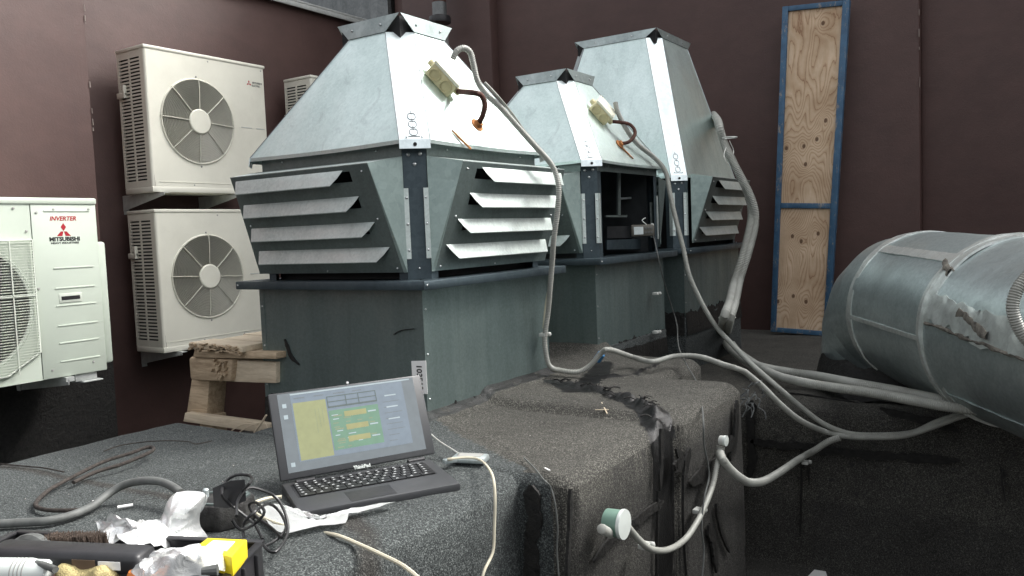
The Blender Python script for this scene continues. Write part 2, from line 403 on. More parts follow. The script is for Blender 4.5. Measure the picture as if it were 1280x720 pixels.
# ================================================================ SETTING
# ---- roof: one felt-covered sheet with raised curbs, built as a height field with edges rolled over
def rng(parts):
    out = []
    for a, b, s in parts: out += list(np.arange(a, b - 1e-9, s))
    out.append(parts[-1][1]); return np.array(out)
xs = rng([(-5.3, -2.4, .2), (-2.4, -2.33, .02), (-2.33, -2.26, .004), (-2.26, -1.12, .014), (-1.12, -1.04, .008), (-1.04, -.996, .004), (-.996, -.970, .001), (-.970, -.91, .01), (-.91, -.868, .005), (-.868, -.822, .001), (-.822, 1.2, .02), (1.2, 5.5, .3)])
ys = rng([(-3.5, .3, .15), (.3, 1.45, .013), (1.45, 1.58, .0035), (1.58, 2.9, .013), (2.9, 3.25, .012), (3.25, 3.45, .003), (3.45, 5.9, .03)])
X, Y = np.meshgrid(xs, ys, indexing='ij')
def vnoise(x, y, z, sc, oct=3):
    out = np.zeros(x.size); xf, yf, zf = x.ravel(), y.ravel(), z.ravel()
    for i in range(x.size): out[i] = noise.fractal(Vector((xf[i]*sc, yf[i]*sc, zf[i]*sc)), 1.0, 2.0, oct)
    return out.reshape(x.shape)
def piece(x0, x1, y0, y1, top, w=.013, rnd=.05, drop=.022):
    dx = np.maximum(x0 - X, X - x1); dy = np.maximum(y0 - Y, Y - y1)
    q = np.hypot(np.maximum(dx + rnd, 0), np.maximum(dy + rnd, 0)) + np.minimum(np.maximum(dx + rnd, dy + rnd), 0) - rnd
    h = top - drop * (np.clip(q + rnd, 0, rnd) / rnd) ** 2.2
    return h - (top + .3) * np.clip(q, 0, w) / w
def cant(x0, x1, y0, y1, hgt, L):
    dx = np.maximum(x0 - X, X - x1); dy = np.maximum(y0 - Y, Y - y1)
    return hgt * np.exp(-np.maximum(np.hypot(np.maximum(dx, 0), np.maximum(dy, 0)), 0) / L)
def seg_d(P):
    """plan distance to a polyline"""
    d = np.full(X.shape, 9.)
    for (a, b) in zip(P, P[1:]):
        ax, ay, bx, by = a[0], a[1], b[0], b[1]; L2 = (bx-ax)**2 + (by-ay)**2
        t = np.clip(((X-ax)*(bx-ax) + (Y-ay)*(by-ay)) / L2, 0, 1)
        d = np.minimum(d, np.hypot(X-ax-t*(bx-ax), Y-ay-t*(by-ay)))
    return d
n1 = vnoise(X, Y, X*0, 2.2, 3); n2 = vnoise(X, Y, X*0 + 5, 11, 3)
mound = .005 * n1 + .0018 * n2
A_ = piece(-2.29, -.992, -2.2, 1.55, .86) ; B_ = piece(-1.93, -.86, 1.50, 2.09, .864, drop=.024, rnd=.04); C_ = np.maximum(piece(-1.93, -.84, 2.05, 2.66, .885, drop=.034, rnd=.06), piece(-1.93, -1.12, 2.05, 3.06, .885, drop=.034, rnd=.06))
D_ = piece(-2.3, 7., 3.36, 8., .67, w=.05, rnd=.06, drop=.03); E_ = piece(-2.3, -1.10, 3.0, 4., .67)
Z = np.maximum.reduce([A_, B_, C_, D_, E_, np.zeros_like(X)])
Z = Z + np.where(Z > .2, mound, mound * .6)
hi_ = Z > .5
Z += hi_ * cant(-2.19, -1.49, 1.80, 2.49, .035, .04) + hi_ * cant(-2.24, -1.53, 2.93, 3.64, .05, .05)
crease = [(-1.408,2.366,0.885),(-1.248,2.324,0.885),(-1.109,2.243,0.885),(-1.023,2.202,0.885),(-0.929,2.102,0.885),(-0.830,1.961,0.885)]
dc = seg_d(crease); nc = vnoise(X, Y, X*0 + 2, 30, 3)
Z += hi_ * np.exp(-(dc / .022) ** 2) * (.018 + .016 * nc)
crease2 = [(-1.330,2.557,0.885),(-1.220,2.598,0.885),(-1.236,2.923,0.885),(-1.230,3.071,0.885)]
dc2 = seg_d(crease2); Z += hi_ * np.exp(-(dc2 / .014) ** 2) * (.008 + .01 * nc)
seamA = [(-1.043,1.591,0.862),(-1.173,1.700,0.862),(-1.320,1.780,0.862),(-1.422,1.806,0.862)]
ds = seg_d(seamA); Z += hi_ * np.exp(-(ds / .012) ** 2) * .004
ledge_n = vnoise(X, Y, X*0 + 9, 6, 4)
Z += (Y > 3.3) * (X > -1.1) * (Z > .3) * .02 * ledge_n * np.exp(-((Y - 3.42) / .12) ** 2)
# masks: tar, brown zone, darker tone on upright faces, in the pit and along streaks
tar = np.exp(-(dc / .035) ** 2) * .85 + np.exp(-(dc2 / .022) ** 2) * .62
corner_spot = seg_d([(-1.023,2.202,0.885),(-0.929,2.102,0.885),(-0.830,1.961,0.885)])
tar += np.exp(-(corner_spot / .055) ** 2) * .55 * hi_
blackspot = seg_d([(-1.290,2.293,0.885),(-1.338,2.554,0.885),(-1.438,2.793,0.885)])
tar += np.exp(-(blackspot / .065) ** 2) * .75
tar += .6 * (cant(-2.21, -1.47, 1.78, 2.50, 1, .014) > .45) * hi_
tar += .7 * np.exp(-(seg_d([(-0.846,2.736,0.885),(-0.771,2.443,0.885),(-0.707,2.195,0.885)]) / .03) ** 2)
pit_edge = np.exp(-((Y - 3.35) / .035) ** 2) * (X > -1.0) * .4
tar += pit_edge
tar = np.clip(tar, 0, 1)
zone = np.where((Y > 1.58 + (X + 1.05) * -.55) | ((X > -1.0) & (Y > 1.53)), .85, .08)
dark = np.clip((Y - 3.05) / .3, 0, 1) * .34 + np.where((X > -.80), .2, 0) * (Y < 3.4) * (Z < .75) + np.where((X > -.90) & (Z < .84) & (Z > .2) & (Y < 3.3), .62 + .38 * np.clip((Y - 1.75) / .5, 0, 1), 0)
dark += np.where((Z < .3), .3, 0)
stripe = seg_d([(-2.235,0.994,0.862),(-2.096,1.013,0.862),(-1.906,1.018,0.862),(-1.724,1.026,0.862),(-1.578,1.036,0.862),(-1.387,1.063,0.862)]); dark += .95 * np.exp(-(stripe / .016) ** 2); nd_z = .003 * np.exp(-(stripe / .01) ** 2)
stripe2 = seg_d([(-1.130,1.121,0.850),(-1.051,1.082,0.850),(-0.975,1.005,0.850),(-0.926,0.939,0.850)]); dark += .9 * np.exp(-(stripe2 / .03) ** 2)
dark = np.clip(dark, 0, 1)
Z += nd_z * (Z > .5)
nx, ny = X.shape
nd = np.stack([X.ravel(), Y.ravel(), Z.ravel()], 1)
# sideways relief so that the upright faces are not ruler-flat
w1 = vnoise(X, Y*.8, Z, 4.5, 3).ravel(); w2 = vnoise(X + 7, Y, Z, 4.5, 3).ravel()
near = ((nd[:, 0] > -1.3) & (nd[:, 0] < -.7)); nd[:, 0] += np.where(near, w1 * .004, 0); nd[:, 1] += np.where(nd[:, 1] > 3.2, w2 * .02, 0)
idx = np.arange(nx * ny).reshape(nx, ny)
fc = np.stack([idx[:-1, :-1], idx[1:, :-1], idx[1:, 1:], idx[:-1, 1:]], -1).reshape(-1, 4)
me = bpy.data.meshes.new('roof'); me.from_pydata(nd.tolist(), [], fc.tolist()); me.polygons.foreach_set('use_smooth', [True] * len(fc)); me.update()
ca = me.color_attributes.new('masks', 'FLOAT_COLOR', 'POINT')
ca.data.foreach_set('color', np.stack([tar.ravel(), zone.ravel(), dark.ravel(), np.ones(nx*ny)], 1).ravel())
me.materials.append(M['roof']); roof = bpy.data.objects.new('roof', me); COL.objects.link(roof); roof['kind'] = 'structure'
def roof_z(x, y):
    i = min(max(int(np.searchsorted(xs, x)), 0), nx-1); j = min(max(int(np.searchsorted(ys, y)), 0), ny-1); return float(Z[i, j])

# ---- mastic smears on the upright faces (thin ragged coats, 3 mm of real mastic)
def smear(name, P, width, normal, lift=.003, seed=0, mat=None, parent=None, ends=.6):
    """ragged coat of mastic following P on a plane with the given normal"""
    n = Vector(normal).normalized(); Q = resample(spline(P, .01), .007); rnd = random.Random(seed)
    k = len(Q); L = []; Rr = []
    for i, p in enumerate(Q):
        d = (Q[min(i+1, k-1)] - Q[max(i-1, 0)]).normalized(); s = d.cross(n).normalized()
        e = min(1, (i + 1) / 4, (k - i) / 5 * ends + .1)
        w = width(i / (k-1)) if callable(width) else width
        a = w * e * (.75 + .55 * noise.fractal(Vector((i*.13, seed, 0)), 1, 2, 4) + rnd.uniform(-.08, .08)); b = w * e * (.75 + .55 * noise.fractal(Vector((i*.13, seed + 9, 0)), 1, 2, 4) + rnd.uniform(-.08, .08))
        L.append(p + s * max(a, .001) + n * lift); Rr.append(p - s * max(b, .001) + n * lift)
    mb = MB(); vs = L + Rr + [p - n * (lift + .004) for p in L] + [p - n * (lift + .004) for p in Rr]
    fs = []
    for i in range(k-1):
        fs += [(i, i+1, k+i+1, k+i), (2*k+i, 2*k+i+1, i+1, i), (k+i, k+i+1, 3*k+i+1, 3*k+i)]
    mb.add(vs, fs)
    if parent is not None: return sub(name, mb, mat or M['tar'], parent)
    return struct(name, mb, mat or M['tar'])
FX, FA = (1, 0, 0), (1, 0, 0)
for i, (P, w) in enumerate([
    ([(-0.846,1.481,0.854),(-0.846,1.478,0.807),(-0.846,1.466,0.741),(-0.846,1.453,0.651)], .008),
    ([(-0.836,1.944,0.882),(-0.836,1.946,0.831),(-0.836,1.936,0.771),(-0.836,1.927,0.723)], .013), ([(-0.846,1.935,0.719),(-0.846,1.930,0.644),(-0.846,1.919,0.563),(-0.846,1.911,0.460)], .0035),
    ([(-0.846,1.969,0.681),(-0.846,1.872,0.684),(-0.846,1.799,0.682),(-0.846,1.732,0.688),(-0.846,1.667,0.683),(-0.846,1.573,0.664)], .014),
    ([(-0.825,2.112,0.792),(-0.825,2.085,0.754),(-0.825,2.071,0.714),(-0.825,2.057,0.682)], .02), ([(-0.825,2.015,0.815),(-0.825,2.052,0.774),(-0.825,1.995,0.767),(-0.825,2.041,0.783)], .018),
    ([(-0.825,2.492,0.727),(-0.825,2.377,0.707),(-0.825,2.251,0.692),(-0.825,2.105,0.695)], .026), ([(-0.825,2.057,0.691),(-0.825,2.052,0.609),(-0.825,2.057,0.518),(-0.825,2.064,0.449)], .003),
    ([(-0.825,2.524,0.845),(-0.825,2.511,0.771),(-0.825,2.491,0.712),(-0.825,2.449,0.671)], .022), ([(-0.825,2.311,0.574),(-0.825,2.341,0.491),(-0.825,2.422,0.388)], .01),
    ([(-0.825,2.246,0.534),(-0.825,2.282,0.462),(-0.825,2.304,0.369)], .022)]):
    smear('mastic_smear', P, w, FX, seed=i + 3)
smear('mastic_smear', [(-0.951,1.492,0.847),(-0.949,1.492,0.786),(-0.955,1.492,0.713),(-0.964,1.492,0.602)], .024, (0, -1, 0), seed=91)
for i, (P, w) in enumerate([
    ([(-1.025,3.330,0.673),(-1.034,3.330,0.538),(-1.030,3.330,0.403),(-1.045,3.330,0.334)], .022), ([(-1.035,3.330,0.498),(-0.930,3.330,0.496),(-0.835,3.330,0.499),(-0.653,3.330,0.494),(-0.454,3.330,0.499),(-0.269,3.330,0.509)], .02),
    ([(-0.831,3.325,0.495),(-0.830,3.325,0.364),(-0.835,3.325,0.232),(-0.840,3.325,0.132)], .004), ([(-0.803,3.325,0.498),(-0.804,3.325,0.400),(-0.799,3.325,0.352)], .006),
    ([(-0.535,3.320,0.683),(-0.452,3.320,0.660),(-0.371,3.320,0.649),(-0.268,3.320,0.618)], .02), ([(-0.143,3.320,0.515),(-0.129,3.320,0.401),(-0.114,3.320,0.375)], .004),
    ([(-0.917,3.320,0.716),(-0.798,3.320,0.712),(-0.678,3.320,0.703),(-0.605,3.320,0.696)], .005), ([(-1.135,3.325,0.220),(-1.129,3.325,0.151),(-1.124,3.325,0.083)], .006)]):
    smear('mastic_smear', P, w, (0, -1, 0), seed=i + 40)
# crumpled silvery membrane end at the curb corner, wrinkled felt along the crease
mb = MB()
for i in range(26):
    p = Vector([(-0.860,2.806,0.822)][0]) + Vector((random.uniform(-.03, .04), random.uniform(-.06, .05), random.uniform(-.05, .04)))
    q = p + Vector((random.uniform(-.03, .03), random.uniform(-.03, .03), random.uniform(-.05, .02)))
    mb.tube(spline([p, p.lerp(q, .5) + Vector((.01, 0, .006)), q], .01), .0022, 5)
o = struct('melted_membrane', mb, M['crust']); o['kind'] = 'structure'
mb = MB()
for i in range(42):
    t = random.random() ** .8; k = min(int(t * 5), 4); a, b = Vector(crease[k]), Vector(crease[k+1]); p = a.lerp(b, random.random())
    p += Vector((random.uniform(-.02, .02), random.uniform(-.02, .02), 0)); p.z = roof_z(p.x, p.y) + .003
    q = p + Vector((random.uniform(-.04, .04), random.uniform(-.03, .03), random.uniform(.0, .006)))
    mb.tube(spline([p, p.lerp(q, .5) + Vector((0, 0, .006)), q], .01), random.uniform(.001, .0025), 5)
struct('felt_wrinkles', mb, M['tar'])

# ---- walls
def wall_panel(name, a, b, th=.25):
    mb = MB(); mb.box(a, b); return struct(name, mb, M['wall'], bevel=.012)
wall_panel('left_wall', (-5.05 + .003, -6, -.1), (-4.42, 2.58, 3.9))
wall_panel('unit_wall', (-5.35, 2.3, -.1), (-5.05, 5.62, 3.30))
wall_panel('back_wall', (-4.79, 5.60, -.1), (-.66, 5.95, 5.4))
wall_panel('back_wall', (-.662, 5.665, -.1), (5.2, 5.951, 5.4))
wall_panel('side_wall', (6.2, -3.5, -.1), (6.6, 5.66, 3.4))  # unseen wall, added to darken what the steep hood faces reflect
wall_panel('wall_pilaster', (-4.62, 5.50, .1), (-3.72, 5.62, 5.3))
mb = MB(); mb.box((-9, 6.3, -.1), (-4.5, 6.5, 4.6)); struct('rear_wall', mb, M['canopy'])
mb = MB(); mb.box((-4.425, -6, -.05), (-4.412, 2.59, .93)); mb.box((-4.425, 2.577, -.05), (-4.9, 2.59, .93))
o = struct('wall_felt_upturn', crumple(mb, .004, 6), M['tar'])
mb = MB(); mb.box((-5.39, 2.59, 3.302), (-5.00, 5.60, 3.318)); mb.box((-5.012, 2.59, 3.262), (-5.0, 5.60, 3.3)); o = struct('wall_coping', mb, M['bracket'], bevel=.003)
mb = MB(); mb.box((-4.83, 5.56, 2.6), (-4.792, 5.62, 5.3)); struct('wall_edge_trim', mb, M['tar'])
mb = MB(); rf = random.Random(3)  # pale flakes stand for chips and the bright highlight along both wall edges
for (x_c, y_c, za_, zb_2, nm) in ((-4.418, 2.58, 1.7, 3.2, 9), (-.66, 5.597, 1.9, 2.9, 8)):
    for i in range(nm):
        z_ = za_ + (zb_2 - za_) * rf.random(); w_ = rf.uniform(.001, .004); h_ = rf.uniform(.008, .07) * rf.random(); mb.box((x_c - w_, y_c - w_, z_), (x_c + .002, y_c + .002, z_ + h_))
o = struct('edge_chips_highlight', crumple(mb, .002, 60), simple('pale_chip_highlight', (.22, .18, .16), .9)); 
t = thing('rusty_pipe', 'rusty vertical pipe end with peeling paint against the back wall above the near hood', 'pipe', [(-4.067,5.300,3.086)][0])
P = [(-4.043,5.300,3.642),(-4.064,5.300,3.273),(-4.066,5.300,3.111)]
mb = MB(); mb.tube(P, .055, 16); sub('pipe', mb, M['rust'], t)
mb = MB(); mb.lathe([(.085, -.02), (.09, .0), (.085, .03)], P[2], (0, 0, 1), 18); sub('flange', mb, M['black'], t)
mb = MB(); mb.lathe([(.0575, -.0), (.058, .10)], Vector(P[2]) + Vector((0, 0, .04)), (0, 0, 1), 18); sub('paint_band', mb, M['canopy'], t)

# ================================================================ EXHAUST HOODS
def hood(label, cx, cy, half, z0, zf, zp0, zp1, h1, c1, hc, zc, k=1., open_side=None, over=.03, c0=.058, o=.053, sticker=False):
    t = thing('exhaust_hood', label, 'exhaust hood', (cx, cy, z0), 'galvanised roof exhaust hoods in a row')
    def S(side):
        return [lambda a, q, z: (cx + a, cy - q, z), lambda a, q, z: (cx + q, cy + a, z), lambda a, q, z: (cx - a, cy + q, z), lambda a, q, z: (cx - q, cy - a, z)][side]
    rv = MB()
    def rivet(p, n, r=.004):
        n = Vector(n).normalized(); rv.lathe([(r * k, -.001), (r * k, .0008), (r * .6 * k, .0028), (.0, .0034)], p, n, 7)
    c = .050 * k
    nrm = [(0, -1, 0), (1, 0, 0), (0, 1, 0), (-1, 0, 0)]
    for s in range(4):
        F = S(s); n = Vector(nrm[s])
        far = -1 if s in (0, 2) else 1                     # which end of this side is the far one
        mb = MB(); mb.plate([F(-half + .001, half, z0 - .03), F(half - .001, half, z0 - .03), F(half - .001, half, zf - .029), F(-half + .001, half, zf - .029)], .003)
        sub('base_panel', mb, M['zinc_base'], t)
        mb = MB(); e = half + .0015
        mb.plate([F(-half - .001, e, z0 - .03), F(-half + .020 * k, e, z0 - .03), F(-half + .020 * k, e, zf - .03), F(-half - .001, e, zf - .03)], .0014)
        sub('corner_seam', mb, M['zinc_base'], t)
        for j in range(3): rivet(F(-half + .011 * k, e, z0 + (.06 + j * .13) * k), n, .0035)
        # flange rail, mitred
        q0, q1 = half - .012, half + o
        mb = MB(); lo, hi = zf - .026 * k, zf
        vs = [F(-q0, q0, lo), F(q0, q0, lo), F(q1, q1, lo), F(-q1, q1, lo), F(-q0, q0, hi), F(q0, q0, hi), F(q1, q1, hi), F(-q1, q1, hi)]
        mb.add(vs, [(0, 1, 2, 3), (7, 6, 5, 4), (0, 4, 5, 1), (1, 5, 6, 2), (2, 6, 7, 3), (3, 7, 4, 0)])
        sub('flange_rail', mb, M['zinc_dark'], t, bevel=.0025)
        rivet(F(-q1 + .012, q1 + .0005, zf - .012), n, .003)
        # chamfered corner post between this side's low end and the previous side
        G = S((s - 1) % 4)
        pa, pb = Vector(G(half - c, half - .002, 0)), Vector(F(-half + c, half - .002, 0)); zt = zp0 - .004
        mb = MB(); up = lambda p, z: (p.x, p.y, z)
        mb.plate([up(pa, zf), up(pb, zf), up(pb, zt), up(pa, zt)], .002)
        mb.plate([F(-half + c + .0005, half - .002, zf), F(-half + c + .032 * k, half - .002, zf), F(-half + c + .032 * k, half - .002, zt), F(-half + c + .0005, half - .002, zt)], .002)
        mb.plate([G(half - c - .032 * k, half - .002, zf), G(half - c - .0005, half - .002, zf), G(half - c - .0005, half - .002, zt), G(half - c - .032 * k, half - .002, zt)], .002)
        post = sub('corner_post', mb, M['zinc_dark'], t)
        dn = (nrm[s][0] + nrm[(s-1) % 4][0], nrm[s][1] + nrm[(s-1) % 4][1], 0)
        pm = (pa + pb) / 2; tv = (pb - pa).normalized()
        for (da, dz) in ((-.017, -.035), (.017, -.033), (0, -.062), (.0, -.36)): rivet(up(pm + tv * da * k, zt + dz * k), dn, .006 if dz > -.3 else .0035)
        # bright drilled strips beside the post
        for (f, sg, nn) in ((F, -1, n), (G, 1, Vector(nrm[(s-1) % 4]))):
            a0 = sg * (half - c); a1 = sg * (half - c - .013 * k); z_a, z_b = zf + .06 * k, zf + .262 * k
            mb = MB(); al, ah = min(a0, a1), max(a0, a1)
            mb.plate([f(al, half + .004, z_a), f(ah, half + .004, z_a), f(ah, half + .004, z_b), f(al, half + .004, z_b)], .004)
            mb.plate([up(Vector(f(a0, half, 0)) + Vector(dn).normalized() * .003, z_a), up(Vector(f(a0, half, 0)) + tv * (.014 * k * (1 if sg > 0 else -1)) + Vector(dn).normalized() * .003, z_a),
                      up(Vector(f(a0, half, 0)) + tv * (.014 * k * (1 if sg > 0 else -1)) + Vector(dn).normalized() * .003, z_b), up(Vector(f(a0, half, 0)) + Vector(dn).normalized() * .003, z_b)], .002)
            sub('fixing_strip', mb, M['zinc_slat'], t)
            for zz in (.025, .10, .175): rivet(up(Vector(f(a0, half, 0)) + tv * (.008 * k * (1 if sg > 0 else -1)) + Vector(dn).normalized() * .0035, z_a + zz * k), dn, .0045)
        # top rail
        zl = zf + (.352) * k
        mb = MB(); mb.plate([F(-half + c, half + .001, zl), F(half - c, half + .001, zl), F(half - c, half + .001, zp0 - .003), F(-half + c, half + .001, zp0 - .003)], .002)
        sub('top_rail', mb, M['zinc_mid'], t)
        for a in (-.2, .2): rivet(F(a * k, half + .0015, zp0 - .02), n, .003)
        # louvre module
        if open_side != s:
            fl = far
            tN, tF, bN, bF = .25 * k, .335 * k, .285 * k, .320 * k          # near / far half widths, top and bottom
            def aw(w, near): return (-fl if near else fl) * w
            zb, zt_, ot = zf + .022 * k, zf + .334 * k, .092 * k
            def P(u_, s_, push=0.):
                """u_: 0 near .. 1 far across the plate, s_: 0 bottom .. 1 top"""
                N_ = bN + (tN - bN) * s_; Fa = bF + (tF - bF) * s_
                a = aw(N_, True) * (1 - u_) + aw(Fa, False) * u_
                return F(a, half + .004 + ot * s_ + push * .96, zb + (zt_ - zb) * s_ - push * .12)
            def quad(mb, a, b, c_, d, th):
                pts = [a, b, c_, d] if fl > 0 else [b, a, d, c_]
                mb.plate(pts, th)
            mb = MB(); sl = [(.955, .825), (.715, .585), (.475, .345), (.24, .11)]
            edges = [1.0] + [v for p in sl for v in (p[0] - .015, p[1] + .02)] + [0.0]
            for i in range(0, len(edges), 2): quad(mb, P(0, edges[i+1]), P(1, edges[i+1]), P(1, edges[i]), P(0, edges[i]), .0025)
            for p in sl:
                for (ua, ub) in ((0, .13), (.965, 1)): quad(mb, P(ua, p[1] + .02), P(ub, p[1] + .02), P(ub, p[0] - .015), P(ua, p[0] - .015), .0025)
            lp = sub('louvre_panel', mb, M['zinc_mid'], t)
            for (u_, s_) in ((.05, .93), (.05, .5), (.05, .22), (.03, .04), (.965, .5), (.5, .02)): rivet(P(u_, s_, .001), n, .0035)
            mb = MB()                                                        # sloping lid and the two cheeks
            ia, ib = aw(.297 * k, True), aw(.336 * k, False)
            quad(mb, P(0, 1), P(1, 1), F(ib, half + .002, zl), F(ia, half + .002, zl), .002)
            sub('sloping_lid', mb, M['zinc_slat'], lp)
            for near in (True, False):
                mb = MB(); a_ = ia if near else ib; u_ = 0 if near else 1
                pts = [P(u_, 0), P(u_, 1), F(a_, half + .002, zl), F(a_, half + .002, zb)]
                if (fl > 0) == near: pts = pts[::-1]
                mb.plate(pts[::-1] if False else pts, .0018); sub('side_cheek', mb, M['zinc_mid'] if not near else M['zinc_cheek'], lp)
            for i, (sa, sb) in enumerate(sl):
                mb = MB(); un = (.17, .12, .075, .035)[i]; uf = .965; ins = .075
                rows = []
                for j in range(5):
                    w = (0, .06, .5, .94, 1)[j]; s_ = sa + (sb - sa) * w; pu = .029 * k * (0, .09, .52, 1.0, .98)[j] ; q = ins * w ** 1.3
                    rows.append((P(un + q, s_, pu + .001), P(uf - q * .25, s_, pu + .001)))
                vs = [p for r_ in rows for p in r_]; m_ = len(vs); off = n * .0016
                back = [tuple(Vector(p) - off) for p in vs]
                fs = [(2*j, 2*j+1, 2*j+3, 2*j+2) for j in range(4)] + [(m_ + 2*j+2, m_ + 2*j+3, m_ + 2*j+1, m_ + 2*j) for j in range(4)] + [(8, 9, m_+9, m_+8)] + [(2*j, 2*j+2, m_+2*j+2, m_+2*j) for j in range(4)] + [(2*j+3, 2*j+1, m_+2*j+1, m_+2*j+3) for j in range(4)]
                if fl < 0: fs = [f[::-1] for f in fs]
                mb.add(vs + back, fs); sub('slat', mb, M['zinc_slat'], lp, sharp=50)
        # hood panel (pyramid side)
        hb = half + over
        mb = MB(); pb_ = [F(-hb + c0, hb, zp0), F(hb - c0, hb, zp0), F(h1 - c1, h1, zp1), F(-h1 + c1, h1, zp1)]
        nn = 14; grid = []                                                   # slightly bellied sheet with a wavy lower edge
        for j in range(nn + 1):
            v_ = j / nn; row = []
            for i in range(nn + 1):
                u_ = i / nn; p = Vector(pb_[0]).lerp(Vector(pb_[1]), u_).lerp(Vector(pb_[3]).lerp(Vector(pb_[2]), u_), v_)
                bel = math.sin(u_ * math.pi) * math.sin(v_ * math.pi)
                p += n * (.005 * k * bel + .0025 * noise.noise(Vector((u_ * 3, v_ * 3, s + cx * 5)))* bel) + Vector((0, 0, 1)) * (-.004 * math.sin(u_ * math.pi * 1) * (1 - v_) ** 6)
                row.append(p)
            grid.append(row)
        vs = [p for r_ in grid for p in r_]; W = nn + 1
        mb.add(vs, [(j*W+i, j*W+i+1, (j+1)*W+i+1, (j+1)*W+i) for j in range(nn) for i in range(nn)])
        inn = [p - n * .002 - Vector((0, 0, .001)) for p in vs]; mb.add(inn, [((j+1)*W+i, (j+1)*W+i+1, j*W+i+1, j*W+i) for j in range(nn) for i in range(nn)])
        for i in range(nn): mb.add([grid[0][i], grid[0][i+1], grid[0][i+1] + Vector((0, 0, -.011)), grid[0][i] + Vector((0, 0, -.011))], [(3, 2, 1, 0)])
        sub('hood_panel', mb, M['zinc'], t, sharp=40)
        # chamfer strip at the corner between G and F, proud of the panels
        G = S((s - 1) % 4); dnv = Vector(dn).normalized() * .003
        a_, b_ = Vector(G(hb - c0 - .004, hb, zp0)), Vector(F(-hb + c0 + .004, hb, zp0)); c_, d_ = Vector(F(-h1 + c1 + .003, h1, zp1)), Vector(G(h1 - c1 - .003, h1, zp1))
        mb = MB(); mb.plate([a_ + dnv, b_ + dnv, c_ + dnv, d_ + dnv], .003)
        strip = sub('corner_strip', mb, M['zinc_bright'], t)
        mb = MB(); mb.prism(a_ + dnv, d_ + dnv, .0011, 5); mb2 = MB(); mb2.prism(b_ + dnv, c_ + dnv, .0011, 5); sub('gap_shadow_line', mb, M['mark'], strip); sub('gap_shadow_line', mb2, M['mark'], strip)  # dark rods stand in for the shadow gap along both strip edges
        fl_ = Vector((0, 0, -.026 * k)); mb = MB(); mb.plate([a_ + dnv * 2 + fl_ + dnv * .8, b_ + dnv * 2 + fl_ + dnv * .8, b_ + dnv * 1.2, a_ + dnv * 1.2], .0025)
        sub('strip_tab', mb, M['zinc_bright'], strip); mid = (a_ + b_) / 2
        hl = MB(); hl.lathe([(.0, .0002), (.0055 * k, .0006), (.0055 * k, -.001)], mid + dnv * 2.2 + fl_ * .55 + dnv, dn, 10); sub('punched_hole', hl, M['void'], strip)
        for q_ in (.25, .75): rivet(a_.lerp(b_, q_) + dnv * 1.9 + (d_ - a_) * .02, dn, .0025)
        if s == 1:                                                           # pressed chain mark near the foot of the strip facing us
            ux = (b_ - a_).normalized(); uy = (((c_ + d_) / 2) - mid).normalized(); base = mid + dnv * 1.25
            mb = MB(); w, h = .011 * k, .013 * k
            for i in range(3):
                cz = (.030 + i * .0335) * k; pts = [(-w, -h*.5), (-w*.55, -h), (w*.55, -h), (w, -h*.5), (w, h*.5), (w*.55, h), (-w*.55, h), (-w, h*.5)]
                mb.tube([base + ux*px_ + uy*(cz + py_) for px_, py_ in pts], .0011 * k, 5, closed=True)
                mb.tube([base + uy*(cz + h - .004), base + uy*(cz + h + .0075 * k + .004)], .0010 * k, 5)
            mb.tube([base - ux*w*1.5 + uy*.012*k, base + ux*w*1.5 + uy*.012*k], .0010 * k, 5)
            sub('chain_mark', mb, M['mark'], strip)
        # cap strips round the top opening
        mb = MB(); mb.plate([F(-h1 + c1, h1 + .004, zp1 + .001), F(h1 - c1, h1 + .004, zp1 + .001), F(hc, hc + .004, zc), F(-hc, hc + .004, zc)], .002)
        sub('cap_strip', mb, M['zinc_cap'], t)
        for a in (-.45, .42): rivet(F(a * h1, h1 + .002, (zp1 + zc) / 2), n, .004)
        # inner liner, black in the closed hoods in place of the shade inside
        if open_side != s:
            q = half - .05 * k
            mb = MB(); mb.plate([F(-q, q, zf), F(q, q, zf), F(q, q, zp0), F(-q, q, zp0)], .003); sub('dark_liner', mb, M['void'] if open_side is None else M['shroud'], t)
    mb = MB(); mb.box((cx - half + .01, cy - half + .01, zf - .02), (cx + half - .01, cy + half - .01, zf - .004)); sub('inner_floor', mb, M['zinc_dark'] if open_side is not None else M['void'], t)
    mb = MB(); mb.box((cx - h1 + .016, cy - h1 + .016, zp1 - .03), (cx + h1 - .016, cy + h1 - .016, zc - .006)); sub('dark_core', mb, M['void'], t)  # black box added so the gaps between cap strips look dark
    r_ = sub('rivets', rv, M['rivet'], t, sharp=60); r_['kind'] = 'stuff'
    return t, S
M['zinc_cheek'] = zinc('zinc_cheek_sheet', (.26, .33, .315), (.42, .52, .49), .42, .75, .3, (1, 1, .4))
M['zinc_bright'] = zinc('bright_galvanised_strip', (.52, .59, .60), (.80, .87, .87), .34, .75, .22, (1, 1, .3), seed=3)
M['zinc_cap'] = zinc('galvanised_cap_strip', (.26, .31, .31), (.46, .53, .52), .42, .8, .3, (1, 1, 1), seed=5)
M['mark'] = simple('dark_mark_and_gap', (.10, .10, .11), .6)

M['roof_dark'] = M['roof']; M['shroud'] = simple('dull_inner_sheet', (.05, .055, .058), .5, .4, .3, 12)
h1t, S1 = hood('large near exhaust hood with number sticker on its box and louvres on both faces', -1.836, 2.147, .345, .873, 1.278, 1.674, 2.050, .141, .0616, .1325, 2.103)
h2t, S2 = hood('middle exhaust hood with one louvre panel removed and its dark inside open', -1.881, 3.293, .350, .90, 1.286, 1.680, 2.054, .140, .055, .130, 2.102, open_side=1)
h3t, S3 = hood('tallest exhaust hood with the steepest cone farthest in the row', -1.956, 4.318, .432, .955, 1.291, 1.655, 2.394, .247, .064, .241, 2.437, k=1.06, over=.008)

